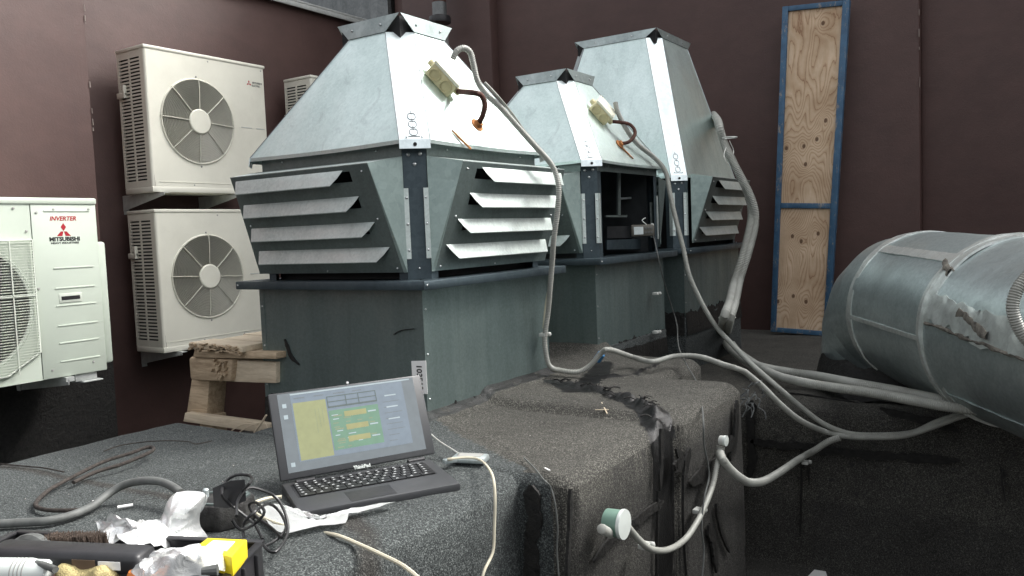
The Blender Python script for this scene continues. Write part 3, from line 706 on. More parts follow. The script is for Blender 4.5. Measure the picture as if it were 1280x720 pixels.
# curbs under the hood boxes and the ragged mastic joint round each box
for (cx, cy, hf, zb, zt, lab) in ((-1.836, 2.147, .345, .2, .874, 0), (-1.881, 3.293, .350, .5, .93, 1), (-1.956, 4.318, .432, .5, .965, 2)):
    mb = MB(); q = hf + .006; mb.box((cx - q, cy - q, zb), (cx + q, cy + q, zt - .012)); crumple(mb, .004, 3)
    struct('roof_curb', mb, M['roof_dark'] if 'roof_dark' in M else M['tar'], bevel=.01)
def joint(cx, cy, half, z, h0, h1_, seed):
    for s, (n, a, b) in enumerate((((0, -1, 0), (cx - half, cy - half), (cx + half, cy - half)), ((1, 0, 0), (cx + half, cy - half), (cx + half, cy + half)))):
        nv = Vector(n); k = 110; top = []; bot = []; topi = []
        for i in range(k + 1):
            u_ = i / k; p = Vector((a[0] + (b[0]-a[0]) * u_, a[1] + (b[1]-a[1]) * u_, 0))
            h = h0 + h1_ * (.5 + .9 * noise.fractal(Vector((u_ * 9, seed + s, 0)), 1, 2, 5)) + (.008 if random.random() < .1 else 0)
            top.append((p + nv * .0045) + Vector((0, 0, z + max(.002, h)))); bot.append((p + nv * .014) + Vector((0, 0, z - .10)))
            topi.append(p - nv * .001 + Vector((0, 0, z + max(.002, h))))
        mb = MB(); W = k + 1; mb.add(top + bot + topi, [(i + W, i + W + 1, i + 1, i) for i in range(k)] + [(i, i + 1, i + 1 + 2*W, i + 2*W) for i in range(k)])
        struct('mastic_joint', mb, M['tar'])
joint(-1.836, 2.147, .345, .873, .004, .026, 1); joint(-1.881, 3.293, .350, .905, .0, .02, 2); joint(-1.956, 4.318, .432, .955, .0, .025, 3)
# number sticker on the near hood (flat print on the box, read downwards)
yy = 1.802 - .0022
q = [(-1.541,1.800,1.044),(-1.487,1.800,1.045),(-1.484,1.800,0.953),(-1.541,1.800,0.948)]
ctr = sum((Vector(p) for p in q), Vector()) / 4
W_, H_ = (Vector(q[1]) - Vector(q[0])).length / 2, (Vector(q[3]) - Vector(q[0])).length / 2
mb = MB(); mb.obox(ctr, (W_, 0, .002), (0, .0006, 0), (-.0, 0, H_)); st = sub('number_sticker', mb, M['paper'], h1t)
tm = text_mesh('103510', .027, .0002, .0007, 'CENTER', sx=.92); place(tm, ctr + Vector((.001, -.0012, 0)) - Vector((.008, 0, 0)), (.03, 0, -1), (1, 0, .03)); sub('number_print', tm, M['black_print'], st)
# small black scuff marks on the near box
smear('black_scuff', [(-2.069,1.798,1.087),(-2.057,1.798,1.057),(-2.044,1.798,1.031),(-2.009,1.798,1.007)], .008, (0, -1, 0), .0025, 77, parent=h1t)
smear('black_scuff', [(-1.602,1.799,1.119),(-1.571,1.798,1.132),(-1.522,1.798,1.138)], .0013, (0, -1, 0), .002, 78, parent=h1t)
# rust run below the hose gland of the two hoods
def cone_pt(side_S, half, zp0, zp1, h1, a, z, lift=.003, over=.03):
    f = (z - zp0) / (zp1 - zp0); q = (half + over) + (h1 - half - over) * f; return Vector(side_S(a, q + lift, z))

# ================================================================ AIR CONDITIONER OUTDOOR UNITS
def holed_plate(mb, y0, y1, z0, z1, cy, cz, r, x, th=.002, n=56):
    """upright plate facing +x with a round hole"""
    inner = []; outer = []
    for i in range(n):
        t = 2 * math.pi * i / n; dy, dz = math.cos(t), math.sin(t); inner.append((x, cy + dy * r, cz + dz * r))
        k = min(((y1 - cy) / dy if dy > 1e-6 else 1e9), ((y0 - cy) / dy if dy < -1e-6 else 1e9), ((z1 - cz) / dz if dz > 1e-6 else 1e9), ((z0 - cz) / dz if dz < -1e-6 else 1e9))
        outer.append((x, cy + dy * k, cz + dz * k))
    mb.add(inner + outer, [(i, i + n, (i+1) % n + n, (i+1) % n) for i in range(n)])
    for (yc, zc) in ((y0, z0), (y1, z0), (y1, z1), (y0, z1)):                 # fill the corners the ray fan leaves open
        best = sorted(range(n), key=lambda i: (outer[i][1]-yc)**2 + (outer[i][2]-zc)**2)
        i = best[0]; j = next(b for b in best[1:] if abs(b - i) in (1, n-1))
        if abs(outer[i][1]-yc) + abs(outer[i][2]-zc) > 1e-5:
            mb.add([outer[i], (x, yc, zc), outer[j]], [(0, 1, 2)])
def fan_blades(t, c, r, mat, hub_r, n=3):
    for k in range(n):
        mb = MB(); vs = []; m = 9
        for j in range(m):
            f = j / (m - 1)
            for (rr, lead) in ((hub_r * .8, .0), (r * .55, .22), (r * .93, .42)):
                a = 2 * math.pi * k / n + lead + f * (1.5 if rr > hub_r else 1.0); vs.append((c[0] - .05 + .05 * f - .015 * (rr / r), c[1] + math.cos(a) * rr, c[2] + math.sin(a) * rr))
        fs = [(j*3+i, j*3+i+1, (j+1)*3+i+1, (j+1)*3+i) for j in range(m-1) for i in range(2)]
        mb.add(vs, fs); mb.add([(p[0] - .003, p[1], p[2]) for p in vs], [f[::-1] for f in fs]); sub('fan_blade', mb, mat, t, sharp=60)
    mb = MB(); mb.lathe([(hub_r, -.07), (hub_r, -.01), (hub_r * .8, .0), (0, .002)], c, (1, 0, 0), 24); sub('fan_hub', mb, mat, t)
def text_on(t, name, txt, size, c, mat, bold=.0, sx=1., shear=0.):
    tm = text_mesh(txt, size, .0003, bold, 'CENTER', shear, sx); place(tm, c, (0, 1, 0), (0, 0, 1)); return sub(name, tm, mat, t)
def diamonds(t, c, s, mat):
    for ang in (90, 210, 330):
        mb = MB(); u_ = Vector((0, math.cos(R(ang)), math.sin(R(ang)))); w_ = Vector((0, -math.sin(R(ang)), math.cos(R(ang)))); c_ = Vector(c)
        mb.plate([c_ + u_*.02*s, c_ + u_*.5*s - w_*.28*s, c_ + u_*1.0*s, c_ + u_*.5*s + w_*.28*s][::-1], .0006, (1, 0, 0)); sub('logo_diamond', mb, mat, t)
X0, Y0, W, Hh, D = -4.65, 3.07, .925, .905, .29
def white_unit(label, z0):
    t = thing('air_conditioner', label, 'air conditioner', (X0 - D / 2, Y0, z0), 'cream outdoor units on the brown wall')
    x, y, d, r = X0, Y0, D, .016; cy, cz, fr = y + .362, z0 + .462, .268
    mb = MB(); holed_plate(mb, y + r, y + W - r, z0 + .035, z0 + Hh - .022, cy, cz, fr, x)
    for (yc, a0) in ((y + r, math.pi), (y + W - r, math.pi / 2)):            # rolled front corners
        pts = [(x - r + math.sin(math.pi/2 * j / 5) * r if yc > y + .5 else x - r + math.cos(math.pi/2 * (1 - j/5)) * 0 + r * math.sin(math.pi/2 * j/5), (yc + r * math.cos(math.pi/2 * j/5)) if yc > y + .5 else (yc - r * math.cos(math.pi/2 * j/5))) for j in range(6)]
        for (p, q) in zip(pts, pts[1:]):
            quad_ = [(p[0], p[1], z0 + .035), (q[0], q[1], z0 + .035), (q[0], q[1], z0 + Hh - .022), (p[0], p[1], z0 + Hh - .022)]
            mb.add(quad_, [(0, 1, 2, 3)] if yc < y + .5 else [(3, 2, 1, 0)])
    mb.lathe([(fr, 0), (fr + .006, .004), (fr + .012, .0)], (x, cy, cz), (1, 0, 0), 56)
    sub('front_panel', mb, M['cream'], t, sharp=40)
    mb = MB(); mb.box((x - d - .004, y - .006, z0 + Hh - .022), (x + .006, y + W + .006, z0 + Hh)); sub('top_lid', mb, M['cream'], t, bevel=.007)
    mb = MB(); mb.box((x - d, y - .002, z0), (x + .004, y + W + .002, z0 + .035)); sub('base_pan', mb, M['cream'], t, bevel=.005)
    mb = MB(); mb.plate([(x - r, y + W, z0 + .035), (x - d, y + W, z0 + .035), (x - d, y + W, z0 + Hh - .022), (x - r, y + W, z0 + Hh - .022)], .002, (0, 1, 0)); mb.box((x - d, y + .004, z0 + .03), (x - d + .003, y + W - .004, z0 + Hh - .02)); sub('rear_casing', mb, M['cream'], t)
    mb = MB(); mb.lathe([(fr, 0), (fr * .97, -.03), (fr * .96, -.12), (.0, -.12)], (x - .001, cy, cz), (1, 0, 0), 48); sub('fan_cavity', mb, M['fan_dark'], t)
    fan_blades(t, (x - .045, cy, cz), fr * .95, M['fan'], .075)
    mb = MB(); gx = x + .012
    for k in range(19):
        rr = .082 + k * (fr - .086) / 18
        mb.tube([(gx - .010 * (rr / fr) ** 3, cy + math.cos(2*math.pi*j/44) * rr, cz + math.sin(2*math.pi*j/44) * rr) for j in range(44)], .0021, 3, closed=True)
    g = sub('guard_rings', mb, M['cream_grille'], t, sharp=70); g['kind'] = 'stuff'
    mb = MB(); mb.tube([(gx - .008, cy + math.cos(2*math.pi*j/56) * (fr + .004), cz + math.sin(2*math.pi*j/56) * (fr + .004)) for j in range(56)], .005, 6, closed=True); sub('guard_rim', mb, M['cream_grille'], t)
    for k in range(8):
        a = R(45 * k - 3); mb = MB(); mb.tube([(gx + .003, cy + math.cos(a) * .07, cz + math.sin(a) * .07), (gx + .003, cy + math.cos(a) * fr * .8, cz + math.sin(a) * fr * .8), (gx - .008, cy + math.cos(a) * (fr + .012), cz + math.sin(a) * (fr + .012))], .0032, 5); sub('guard_spoke', mb, M['cream_grille'], t)
    mb = MB(); mb.lathe([(.080, .0), (.080, .006), (.074, .011), (0, .012)], (gx, cy, cz), (1, 0, 0), 36); sub('guard_disc', mb, M['cream'], t)
    # side with two columns of slots
    mb = MB(); za, zb_ = z0 + .05, z0 + Hh - .04
    for (xa, xb) in ((x - d, x - d + .022), (x - d * .56 - .008, x - d * .56 + .008), (x - .052, x - r)): mb.box((xa, y, z0 + .035), (xb, y + .004, z0 + Hh - .022))
    nb = 38; st_ = (zb_ - za) / nb
    for k in range(nb + 1):
        zz = za + k * st_; hh = .0055 if 0 < k < nb else .016
        mb.box((x - d + .02, y + .0005, zz - hh), (x - .05, y + .0045, zz + hh))
    g = sub('side_grille', mb, M['cream'], t); g['kind'] = 'stuff'
    mb = MB(); mb.box((x - d + .008, y + .022, z0 + .04), (x - .02, y + .03, z0 + Hh - .03)); sub('condenser', mb, M['fin'], t)
    mb = MB(); mb.box((x - d + .004, y - .02, z0 + .60), (x - d + .085, y + .001, z0 + .635)); mb.box((x - d + .065, y - .02, z0 + .60), (x - d + .085, y + .001, z0 + .68)); sub('side_hook', mb, M['cream'], t, bevel=.004)
    # print, pressed lines and screws
    diamonds(t, (x + .0012, y + W - .138, z0 + .765), .022, M['red'])
    text_on(t, 'brand_print', 'MITSUBISHI', .0175, (x + .001, y + W - .068, z0 + .768), M['grey_print'], .0004, .95)
    text_on(t, 'brand_print', 'ELECTRIC', .0175, (x + .001, y + W - .0785, z0 + .748), M['grey_print'], .0004, .95)
    mb = MB(); mb.box((x, y + .05, z0 + .062), (x + .0025, y + W - .03, z0 + .067)); sub('pressed_line', mb, M['cream'], t, bevel=.001)
    for (a, b) in ((.70, .79), (.83, .90)): mb = MB(); mb.box((x, y + a, z0 + .455), (x + .002, y + b, z0 + .460)); sub('pressed_line', mb, M['bracket'], t)
    mb = MB()
    for (yy, zz) in ((.46, Hh - .04), (.30, .05), (.62, .05), (.87, .05), (W - .03, Hh - .04)): mb.lathe([(.005, 0), (.005, .002), (0, .003)], (x, y + yy, z0 + zz), (1, 0, 0), 8)
    mb.lathe([(.007, 0), (.004, .003)], (x + .002, cy, cz + fr + .022), (1, 0, 0), 8); mb.lathe([(.007, 0), (.004, .003)], (x + .002, cy, cz - fr - .022), (1, 0, 0), 8)
    s_ = sub('screws', mb, M['fan'], t); s_['kind'] = 'stuff'
    return t
ac1 = white_unit('upper cream outdoor unit left of the near exhaust hood, above the other cream unit', 1.745)
ac2 = copy_tree(ac1); ac2.location.z = .734; ac2['label'] = 'lower cream outdoor unit between the pallet stand and the unit above it'
ac3 = copy_tree(ac1); ac3.location.y += 1.365; ac3['label'] = 'cream outdoor unit mostly hidden behind the cone of the near exhaust hood'
def bracket(y, z, lab):
    mb = MB(); mb.plate([(-5.045, y, z - .10), (-4.60, y, z - .018), (-4.60, y, z), (-5.045, y, z)], .004, (0, -1, 0))
    mb.box((-5.045, y + .004, z - .004), (-4.60, y + .04, z)); mb.box((-5.049, y + .004, z - .12), (-5.045, y + .04, z))
    return single('wall_bracket', mb, M['bracket'], lab, 'bracket', (-5.05, y, z), 'steel brackets under the outdoor units')
for (y, z, lab) in ((3.11, 1.743, 'white steel bracket under the left end of the upper cream unit'), (3.68, 1.743, 'white steel bracket under the right end of the upper cream unit'), (3.16, .732, 'white steel bracket under the lower cream unit by the pallet stand'), (4.5, 1.743, 'white steel bracket under the cream unit behind the near hood')): bracket(y, z, lab)

# the big pale green grey unit on the left wall
x, ya, yb, z0, z1 = -3.95, 1.315, 2.288, .80, 1.655
t = thing('air_conditioner', 'large pale green-grey outdoor unit with red diamond emblem at the left edge', 'air conditioner', (x - .18, 1.8, z0))
fy, fz, fr = 1.655, 1.16, .285
mb = MB(); holed_plate(mb, ya, 1.972, z0 + .0, z1 - .03, fy, fz, fr, x); mb.lathe([(fr, 0), (fr + .012, .004), (fr + .02, .0)], (x, fy, fz), (1, 0, 0), 56); sub('front_panel', mb, M['mint'], t)
mb = MB(); mb.box((x - .37, 1.976, z0), (x + .001, yb, z1 - .03)); sub('service_panel', mb, M['mint'], t, bevel=.004)
mb = MB(); mb.box((x - .375, ya - .01, z1 - .031), (x + .008, yb + .004, z1)); sub('top_lid', mb, M['mint'], t, bevel=.008)
mb = MB(); mb.box((x - .37, ya, z0), (x - .36, 1.976, z1 - .03)); mb.box((x - .36, ya, z0), (x - .001, 1.976, z0 + .004)); mb.box((x - .36, ya, z0 + .004), (x - .001, ya + .004, z1 - .03)); sub('rear_casing', mb, M['mint'], t)
mb = MB(); mb.box((x - .31, yb + .001, z0 + .03), (x - .02, yb + .05, z0 + .64)); sub('valve_cover', mb, M['mint'], t, bevel=.012)
mb = MB(); mb.lathe([(fr, 0), (fr * .96, -.04), (fr * .95, -.16), (.0, -.16)], (x - .001, fy, fz), (1, 0, 0), 48); sub('fan_cavity', mb, M['fan_dark'], t)
fan_blades(t, (x - .06, fy, fz), fr * .94, M['fan_blue'], .08)
mb = MB(); gz0, gz1, gy0, gy1 = .845, 1.455, 1.33, 1.963
k = 0; zz = gz0
while zz < gz1:
    cut = max(0, (.93 - zz)) * 1.6; mb.box((x + .016, gy0 + cut, zz), (x + .019, gy1 - cut, zz + .0034)); zz += .0125
g = sub('guard_wires', mb, M['mint_wire'], t); g['kind'] = 'stuff'
for yy in (1.42, 1.53, 1.64, 1.75, 1.86):
    mb = MB(); zl = gz0; mb.box((x + .019, yy, zl), (x + .023, yy + .0045, gz1)); sub('guard_rod', mb, M['mint_wire'], t)
mb = MB(); mb.box((x + .019, gy0, 1.20), (x + .023, gy1, 1.205)); sub('guard_rod', mb, M['mint_wire'], t)
mb = MB(); mb.tube([(x + .012, gy0, gz1 + .003), (x + .012, gy1 + .003, gz1 + .003), (x + .012, gy1 + .003, .935), (x + .012, gy1 - .15, gz0 - .002), (x + .012, gy0 + .1, gz0 - .002)], .006, 6); sub('guard_rim', mb, M['mint_wire'], t)
for zz in [(-3.950,2.132,1.592),(-3.950,2.111,1.320),(-3.950,2.103,1.224),(-3.950,2.097,1.140),(-3.950,2.090,1.045),(-3.950,2.083,0.961),(-3.950,2.077,0.873)]:
    mb = MB(); mb.box((x, 2.035 if zz[2] > 1.5 else 2.06, zz[2] - .003), (x + .004, 2.255, zz[2] + .004)); sub('pressed_line', mb, M['mint'], t, bevel=.0015)
mb = MB(); hz = [(-3.950,2.131,1.176)][0]; mb.box((x, hz[1] - .055, hz[2] - .022), (x + .004, hz[1] + .055, hz[2] + .022)); h_ = sub('handle', mb, M['mint_wire'], t, bevel=.004)
mb = MB(); mb.box((x + .003, hz[1] - .045, hz[2] - .009), (x + .0048, hz[1] + .045, hz[2] + .009)); sub('grip_slot', mb, M['void'], h_)
lc = [(-3.950,2.125,1.500)][0]; x_ = x + .0016
mb = MB(); mb.box((x, lc[1] - .085, lc[2] - .075), (x + .0009, lc[1] + .085, lc[2] + .075)); badge = sub('brand_label', mb, simple('pale_label', (.56, .59, .50), .4), t)
text_on(badge, 'label_print', 'INVERTER', .028, (x_, lc[1] - .003, lc[2] + .047), M['red'], .0008, 1.02, .25)
cc = (x_, lc[1] - .003, lc[2] - .005)
for pts in ([(0, .002), (.013, .021), (0, .040), (-.013, .021)], [(-.001, .0), (-.014, -.0), (-.034, -.022), (-.008, -.022)], [(.001, .0), (.014, .0), (.034, -.022), (.008, -.022)]):
    mb = MB(); mb.plate([(cc[0], cc[1] + a, cc[2] + b) for a, b in pts], .0006, (1, 0, 0)); sub('logo_diamond', mb, M['red'], badge)
text_on(badge, 'label_print', 'MITSUBISHI', .026, (x_, lc[1], lc[2] - .050), M['black_print'], .0012, 1.12)
text_on(badge, 'label_print', 'HEAVY INDUSTRIES', .0125, (x_, lc[1], lc[2] - .064), M['black_print'], .0003, 1.22)
mb = MB()
for (yy, zz) in ((1.90, z1 - .05), (2.08, z1 - .055), (1.95, 1.5), (1.985, 1.23), (2.0, 1.585), (2.02, .84), (2.22, .85), (2.25, 1.6)): mb.lathe([(.006, 0), (.006, .002), (0, .003)], (x + .002, yy, zz), (1, 0, 0), 8)
s_ = sub('screws', mb, M['fan'], t); s_['kind'] = 'stuff'
mb = MB(); mb.box((-4.42, 2.07, .775), (-3.93, 2.11, .797)); mb.box((-4.42, 2.07, .70), (-4.38, 2.075, .797)); mb.plate([(-4.40, 2.08, .70), (-3.93, 2.08, .76), (-3.93, 2.08, .785), (-4.40, 2.08, .785)], .004, (0, -1, 0))
single('wall_bracket', mb, M['bracket'], 'white steel bracket under the large pale green-grey unit', 'bracket', (-4.42, 2.08, .75), 'steel brackets under the outdoor units')
mb = MB(); mb.box((-4.2, 2.13, .762), (-3.96, 2.24, .80)); mb.box((-4.1, 2.16, .755), (-3.94, 2.26, .762))
single('unit_foot', mb, M['bracket'], 'small pale mounting foot below the right end of the large pale unit', 'mounting foot', (-4.1, 2.2, .76), bevel=.004)

# ================================================================ PLYWOOD PANEL IN A BLUE FRAME
bl, br_ = [Vector(p) for p in [(-1.525,5.400,0.690),(-1.160,5.400,0.671)]]; tl, tr_ = [Vector(p) for p in [(-1.429,5.470,2.774),(-1.025,5.470,2.744)]]
t = thing('framed_plywood_panel', 'tall narrow plywood panel in a chipped blue frame leaning on the brown wall', 'plywood panel', bl)
def Q(u_, v_, w_=0.):
    return bl.lerp(br_, u_).lerp(tl.lerp(tr_, u_), v_) + Vector((0, -w_, 0))
mid = .395
knots = [(.62, .94), (.74, .65), (.62, .595), (.42, .575), (.14, .57), (.46, .52), (.30, .30), (.72, .31), (.45, .285), (.36, .115), (.58, .10), (.10, .095)]
for (v0, v1, lab) in ((.012, mid, 'darker lower plywood sheet'), (mid, .985, 'pale upper plywood sheet')):
    nu, nv = 44, int(240 * (v1 - v0)); vs = []; gr = []; kn = []
    for j in range(nv + 1):
        for i in range(nu + 1):
            u_, v_ = .05 + .9 * i / nu, v0 + (v1 - v0) * j / nv; vs.append(Q(u_, v_, .004)); a, b = u_ * .38, v_ * 2.05
            g_ = noise.fractal(Vector((a * 4.2, b * .95, 1.7 + v0 * 9)), 1, 2, 3) * .9 + a * .8; k_ = 0
            for (ku, kv) in knots:
                d2 = ((a - ku * .38) ** 2 + ((b - kv * 2.05) * .75) ** 2) / (.020 ** 2); g_ += .35 * math.exp(-d2 / 5); k_ = max(k_, math.exp(-d2 * 1.6))
            gr.append(g_); kn.append(k_)
    mb = MB(); mb.add(vs, [(j*(nu+1)+i, j*(nu+1)+i+1, (j+1)*(nu+1)+i+1, (j+1)*(nu+1)+i) for j in range(nv) for i in range(nu)])
    o = sub('plywood_sheet', mb, M['ply'], t); o['label'] = lab
    for nm, dat in (('grain', gr), ('knot', kn)):
        at_ = o.data.attributes.new(nm, 'FLOAT', 'POINT'); at_.data.foreach_set('value', dat)
    mb = MB(); mb.add([Q(.04, v0, .0), Q(.96, v0, .0), Q(.96, v1, .0), Q(.04, v1, .0), Q(.04, v0, -.012), Q(.96, v0, -.012), Q(.96, v1, -.012), Q(.04, v1, -.012)], [(3,2,1,0),(4,5,6,7),(0,1,5,4),(1,2,6,5),(2,3,7,6),(3,0,4,7)]); sub('sheet_back', mb, M['wood'], o)
def rail(u0, v0, u1, v1, w=.022):
    mb = MB(); a = [Q(u0, v0, w), Q(u1, v0, w), Q(u1, v1, w), Q(u0, v1, w)]; b = [Q(u0, v0, -.02), Q(u1, v0, -.02), Q(u1, v1, -.02), Q(u0, v1, -.02)]
    mb.add(a + b, [(0,1,2,3),(7,6,5,4),(0,4,5,1),(1,5,6,2),(2,6,7,3),(3,7,4,0)]); return mb
for args in ((0, 0, .09, 1), (.90, 0, 1, 1)): sub('frame_rail', rail(*args), M['blue'], t, bevel=.002)
for args in ((.091, 0, .899, .014, .020), (.091, mid - .009, .899, mid + .007, .018), (.091, .985, .899, 1, .020)): sub('frame_rail', rail(*args), M['blue'], t, bevel=.002)
mb = MB(); mb.box(Q(.8, 1, .02), Q(.97, 1.006, -.02)); sub('corner_plate', mb, M['rust'], t)

# ================================================================ BIG INSULATED DUCT
C2 = Vector((-.083, 3.124, 1.014)); a = Vector((.54, -.84, -.028)).normalized(); up = Vector((0, 0, 1)); rd = .310; C1 = C2 - a * .60
sd = up.cross(a)                                                            # horizontal, square to the duct
t = thing('insulated_duct', 'large round metal clad duct with taped seams resting beside the plywood panel', 'duct', C1 - up * .36)
def ring(c, tilt, r, n=72, wob=.004, seed=0.):
    """ring whose plane leans back by tilt degrees about the sideways axis"""
    e1 = up * math.cos(R(tilt)) + (-a) * math.sin(R(tilt)) * 1.0
    out = []
    for j in range(n):
        th = 2 * math.pi * j / n; p = c + (e1 * math.cos(th) + sd * math.sin(th)) * r
        out.append(p + (p - c).normalized() * (wob * noise.noise(p * 5 + Vector((seed, 0, 0)))))
    return out
def loft(rings):
    mb = MB(); n = len(rings[0]); vs = [p for r_ in rings for p in r_]
    mb.add(vs, [(i*n+j, (i+1)*n+j, (i+1)*n+(j+1) % n, i*n+(j+1) % n) for i in range(len(rings)-1) for j in range(n)]); return mb
def lerp_rings(A, B, k): return [[p.lerp(q, i / k) for p, q in zip(A, B)] for i in range(k + 1)]
def straight(c0_, c1_, k, seed): return [ring(c0_.lerp(c1_, i / k), 0, rd, wob=.006, seed=seed) for i in range(k + 1)]
ends = [C1, C2, C2 + a * .95, C2 + a * 1.9]
for i in range(3): sub('duct_section', loft(straight(ends[i] + a * .002, ends[i+1] - a * .002, 16, i)), M['duct'], t, sharp=60)
elb = [(C1, 0, rd), (C1 - a*.12 - up*.012, 15, rd*.985), (C1 - a*.235 - up*.06, 34, rd*.96), (C1 - a*.30 - up*.15, 58, rd*.94), (C1 - a*.315 - up*.29, 84, rd*.94)]
for (p, q) in zip(elb, elb[1:]):
    A, B = ring(*p, wob=.004), ring(*q, wob=.004); sub('elbow_gore', loft(lerp_rings(A, B, 5)), M['duct'], t, sharp=25)
def band(c, tilt, w, lift=.004, r=rd, seed=0):
    rs = [ring(c + a * s_, tilt, r + l_, wob=.007, seed=seed) for s_, l_ in ((-w/2, -.002), (-w/2 + .001, lift), (w/2 - .001, lift), (w/2, -.002))]
    mb = loft(rs); return crumple(mb, .003, 22, seed)
sub('seam_band', band(C1, 0, .045, seed=1), M['tape'], t); sub('seam_band', band(C2, 0, .075, .005, seed=2), M['tape'], t); sub('seam_band', band(C2 - a * .018, 0, .022, .009, seed=5), M['tape'], t)
sub('seam_band', band(C2 + a * .95, 0, .06, seed=3), M['tape'], t)
def strip_on(name, s0, s1, th0, th1, w, mat, lift=.004, parent=None, amp=.002, nseg=26, ragged=0.):
    """strip on the duct skin, from station s (m past C2) and angle th (deg from the top towards the viewer)"""
    mb = MB(); rows = []
    for i in range(nseg + 1):
        f = i / nseg; s_ = s0 + (s1 - s0) * f; th = R(th0 + (th1 - th0) * f); wv = w * (1 + ragged * noise.noise(Vector((f * 7, th0, 3)))); row = []
        for (o_, l_) in ((-wv/2, -.003), (-wv/2, lift), (0, lift * 1.3), (wv/2, lift), (wv/2, -.003)):
            an = th + o_ / rd; c_ = C2 + a * s_; dr = up * math.cos(an) - sd * math.sin(an) * -1 * SGN; row.append(c_ + dr * (rd + l_))
        rows.append(row)
    vs = [p for r_ in rows for p in r_]; mb.add(vs, [(i*5+j, i*5+j+1, (i+1)*5+j+1, (i+1)*5+j) for i in range(nseg) for j in range(4)])
    crumple(mb, amp, 30, s0 * 9 + th0); return sub(name, mb, mat, parent or t, sharp=50)
SGN = 1 if sd.dot(Vector((0, -1, 0)) + Vector((-1, 0, 0))) > 0 else -1      # side of the duct that faces the viewer
strip_on('lengthwise_seam', -.60, -.03, 93, 93, .016, M['tape'], .003)
strip_on('lengthwise_seam', -.60, -.03, 36, 38, .040, M['tape'], .003)
strip_on('lengthwise_seam', .03, .9, 128, 128, .012, M['duct'], .003)
strip_on('torn_tape', .03, .30, 72, 76, .085, M['tape'], .006, amp=.006, ragged=.5)
strip_on('torn_tape', .28, .90, 77, 80, .095, M['tape'], .007, amp=.008, ragged=.5)
strip_on('exposed_insulation', .02, .60, 82, 87, .010, M['foam'], .009, amp=.006, ragged=.9)
strip_on('exposed_insulation', .20, .38, 72, 80, .022, M['foam'], .011, amp=.008, ragged=.9)
strip_on('exposed_insulation', -.05, .04, 42, 50, .022, M['foam'], .012, amp=.006, ragged=.9)
mb = MB(); n_ = 72; c_ = C1 - a * .22 - up * .27; rs = []
for (dr, dz) in ((.315, .05), (.33, .02), (.345, -.03), (.375, -.08)):
    rs.append([c_ + (a * math.cos(2*math.pi*j/n_) + sd * math.sin(2*math.pi*j/n_)) * (dr + .02 * noise.noise(Vector((math.cos(2*math.pi*j/n_)*2, math.sin(2*math.pi*j/n_)*2, dr*9)))) + up * (dz + .035 * noise.noise(Vector((math.cos(2*math.pi*j/n_)*3, math.sin(2*math.pi*j/n_)*3, 5)))) for j in range(n_)])
sub('felt_collar', loft(rs), M['tar'], t, sharp=70)

# ================================================================ TIMBER STAND (end of a pallet) beside the near hood
t = thing('pallet_stand', 'rough timber pallet stand with a splintered top under the lower cream unit', 'pallet', [(-2.444,1.780,0.806)][0])
pp = lambda l_: [Vector(p) for p in l_]
def board(name, quad, th, mat, amp=.0015, bv=.002, parent=None):
    """board whose front face is the given quad, th deep away from the viewer"""
    mb = MB(); q = pp(quad); mb.add(q + [p + Vector((-.0, th, 0)) for p in q], [(0,1,2,3),(7,6,5,4),(0,4,5,1),(1,5,6,2),(2,6,7,3),(3,7,4,0)])
    return sub(name, mb, mat, parent or t, bevel=bv)
board('leg', [(-2.625,1.800,0.770),(-2.504,1.800,0.785),(-2.470,1.800,0.942),(-2.571,1.800,0.930)], .075, M['wood'])
board('foot_rail', [(-2.596,1.770,0.774),(-2.133,1.770,0.775),(-2.130,1.770,0.809),(-2.583,1.770,0.807)], .03, M['wood_pale'])
board('beam', [(-2.339,1.785,0.933),(-2.108,1.785,0.943),(-2.102,1.785,1.012),(-2.323,1.785,1.008)], .07, M['wood_pale'])
board('end_block', [(-2.536,1.765,0.927),(-2.313,1.765,0.936),(-2.292,1.765,1.016),(-2.536,1.765,1.012)], .10, M['wood'], bv=.012)
board('board', [(-2.502,1.760,1.012),(-2.072,1.760,1.028),(-2.070,1.760,1.049),(-2.490,1.760,1.037)], .10, M['wood'])
for i, (ya_, dx) in enumerate(((1.745, 0), (1.865, .02), (1.985, -.01), (2.105, .015), (2.225, 0))):
    mb = MB(); mb.box((-2.50 + dx, ya_, 1.046), (-2.215, ya_ + .105, 1.066)); crumple(mb, .003, 9, i); sub('deck_board', mb, M['wood_pale'], t, bevel=.002)
mb = MB()
for i in range(46):
    p = Vector((-2.49 + random.random() * .27, 1.742, 1.038 + random.random() * .028)); mb.obox(p, (random.uniform(.004, .014), 0, random.uniform(-.003, .003)), (0, .006, 0), (random.uniform(-.002, .002), 0, .0022))
for i in range(26):
    p = Vector([(-2.338,1.762,0.976)][0]) + Vector((random.uniform(-.06, .02), -.003, random.uniform(-.03, .035))); mb.obox(p, (random.uniform(.003, .008), 0, random.uniform(-.006, .006)), (0, .006, 0), (.002, 0, .004))
s_ = sub('splinters', mb, M['wood'], t); s_['kind'] = 'stuff'
mb = MB(); mb.box((-2.545, 1.80, .0), (-2.47, 1.86, .80)); sub('leg', mb, M['wood'], t, bevel=.003)
mb = MB(); mb.box((-2.26, 2.28, .0), (-2.20, 2.33, 1.044)); sub('leg', mb, M['wood'], t, bevel=.003)
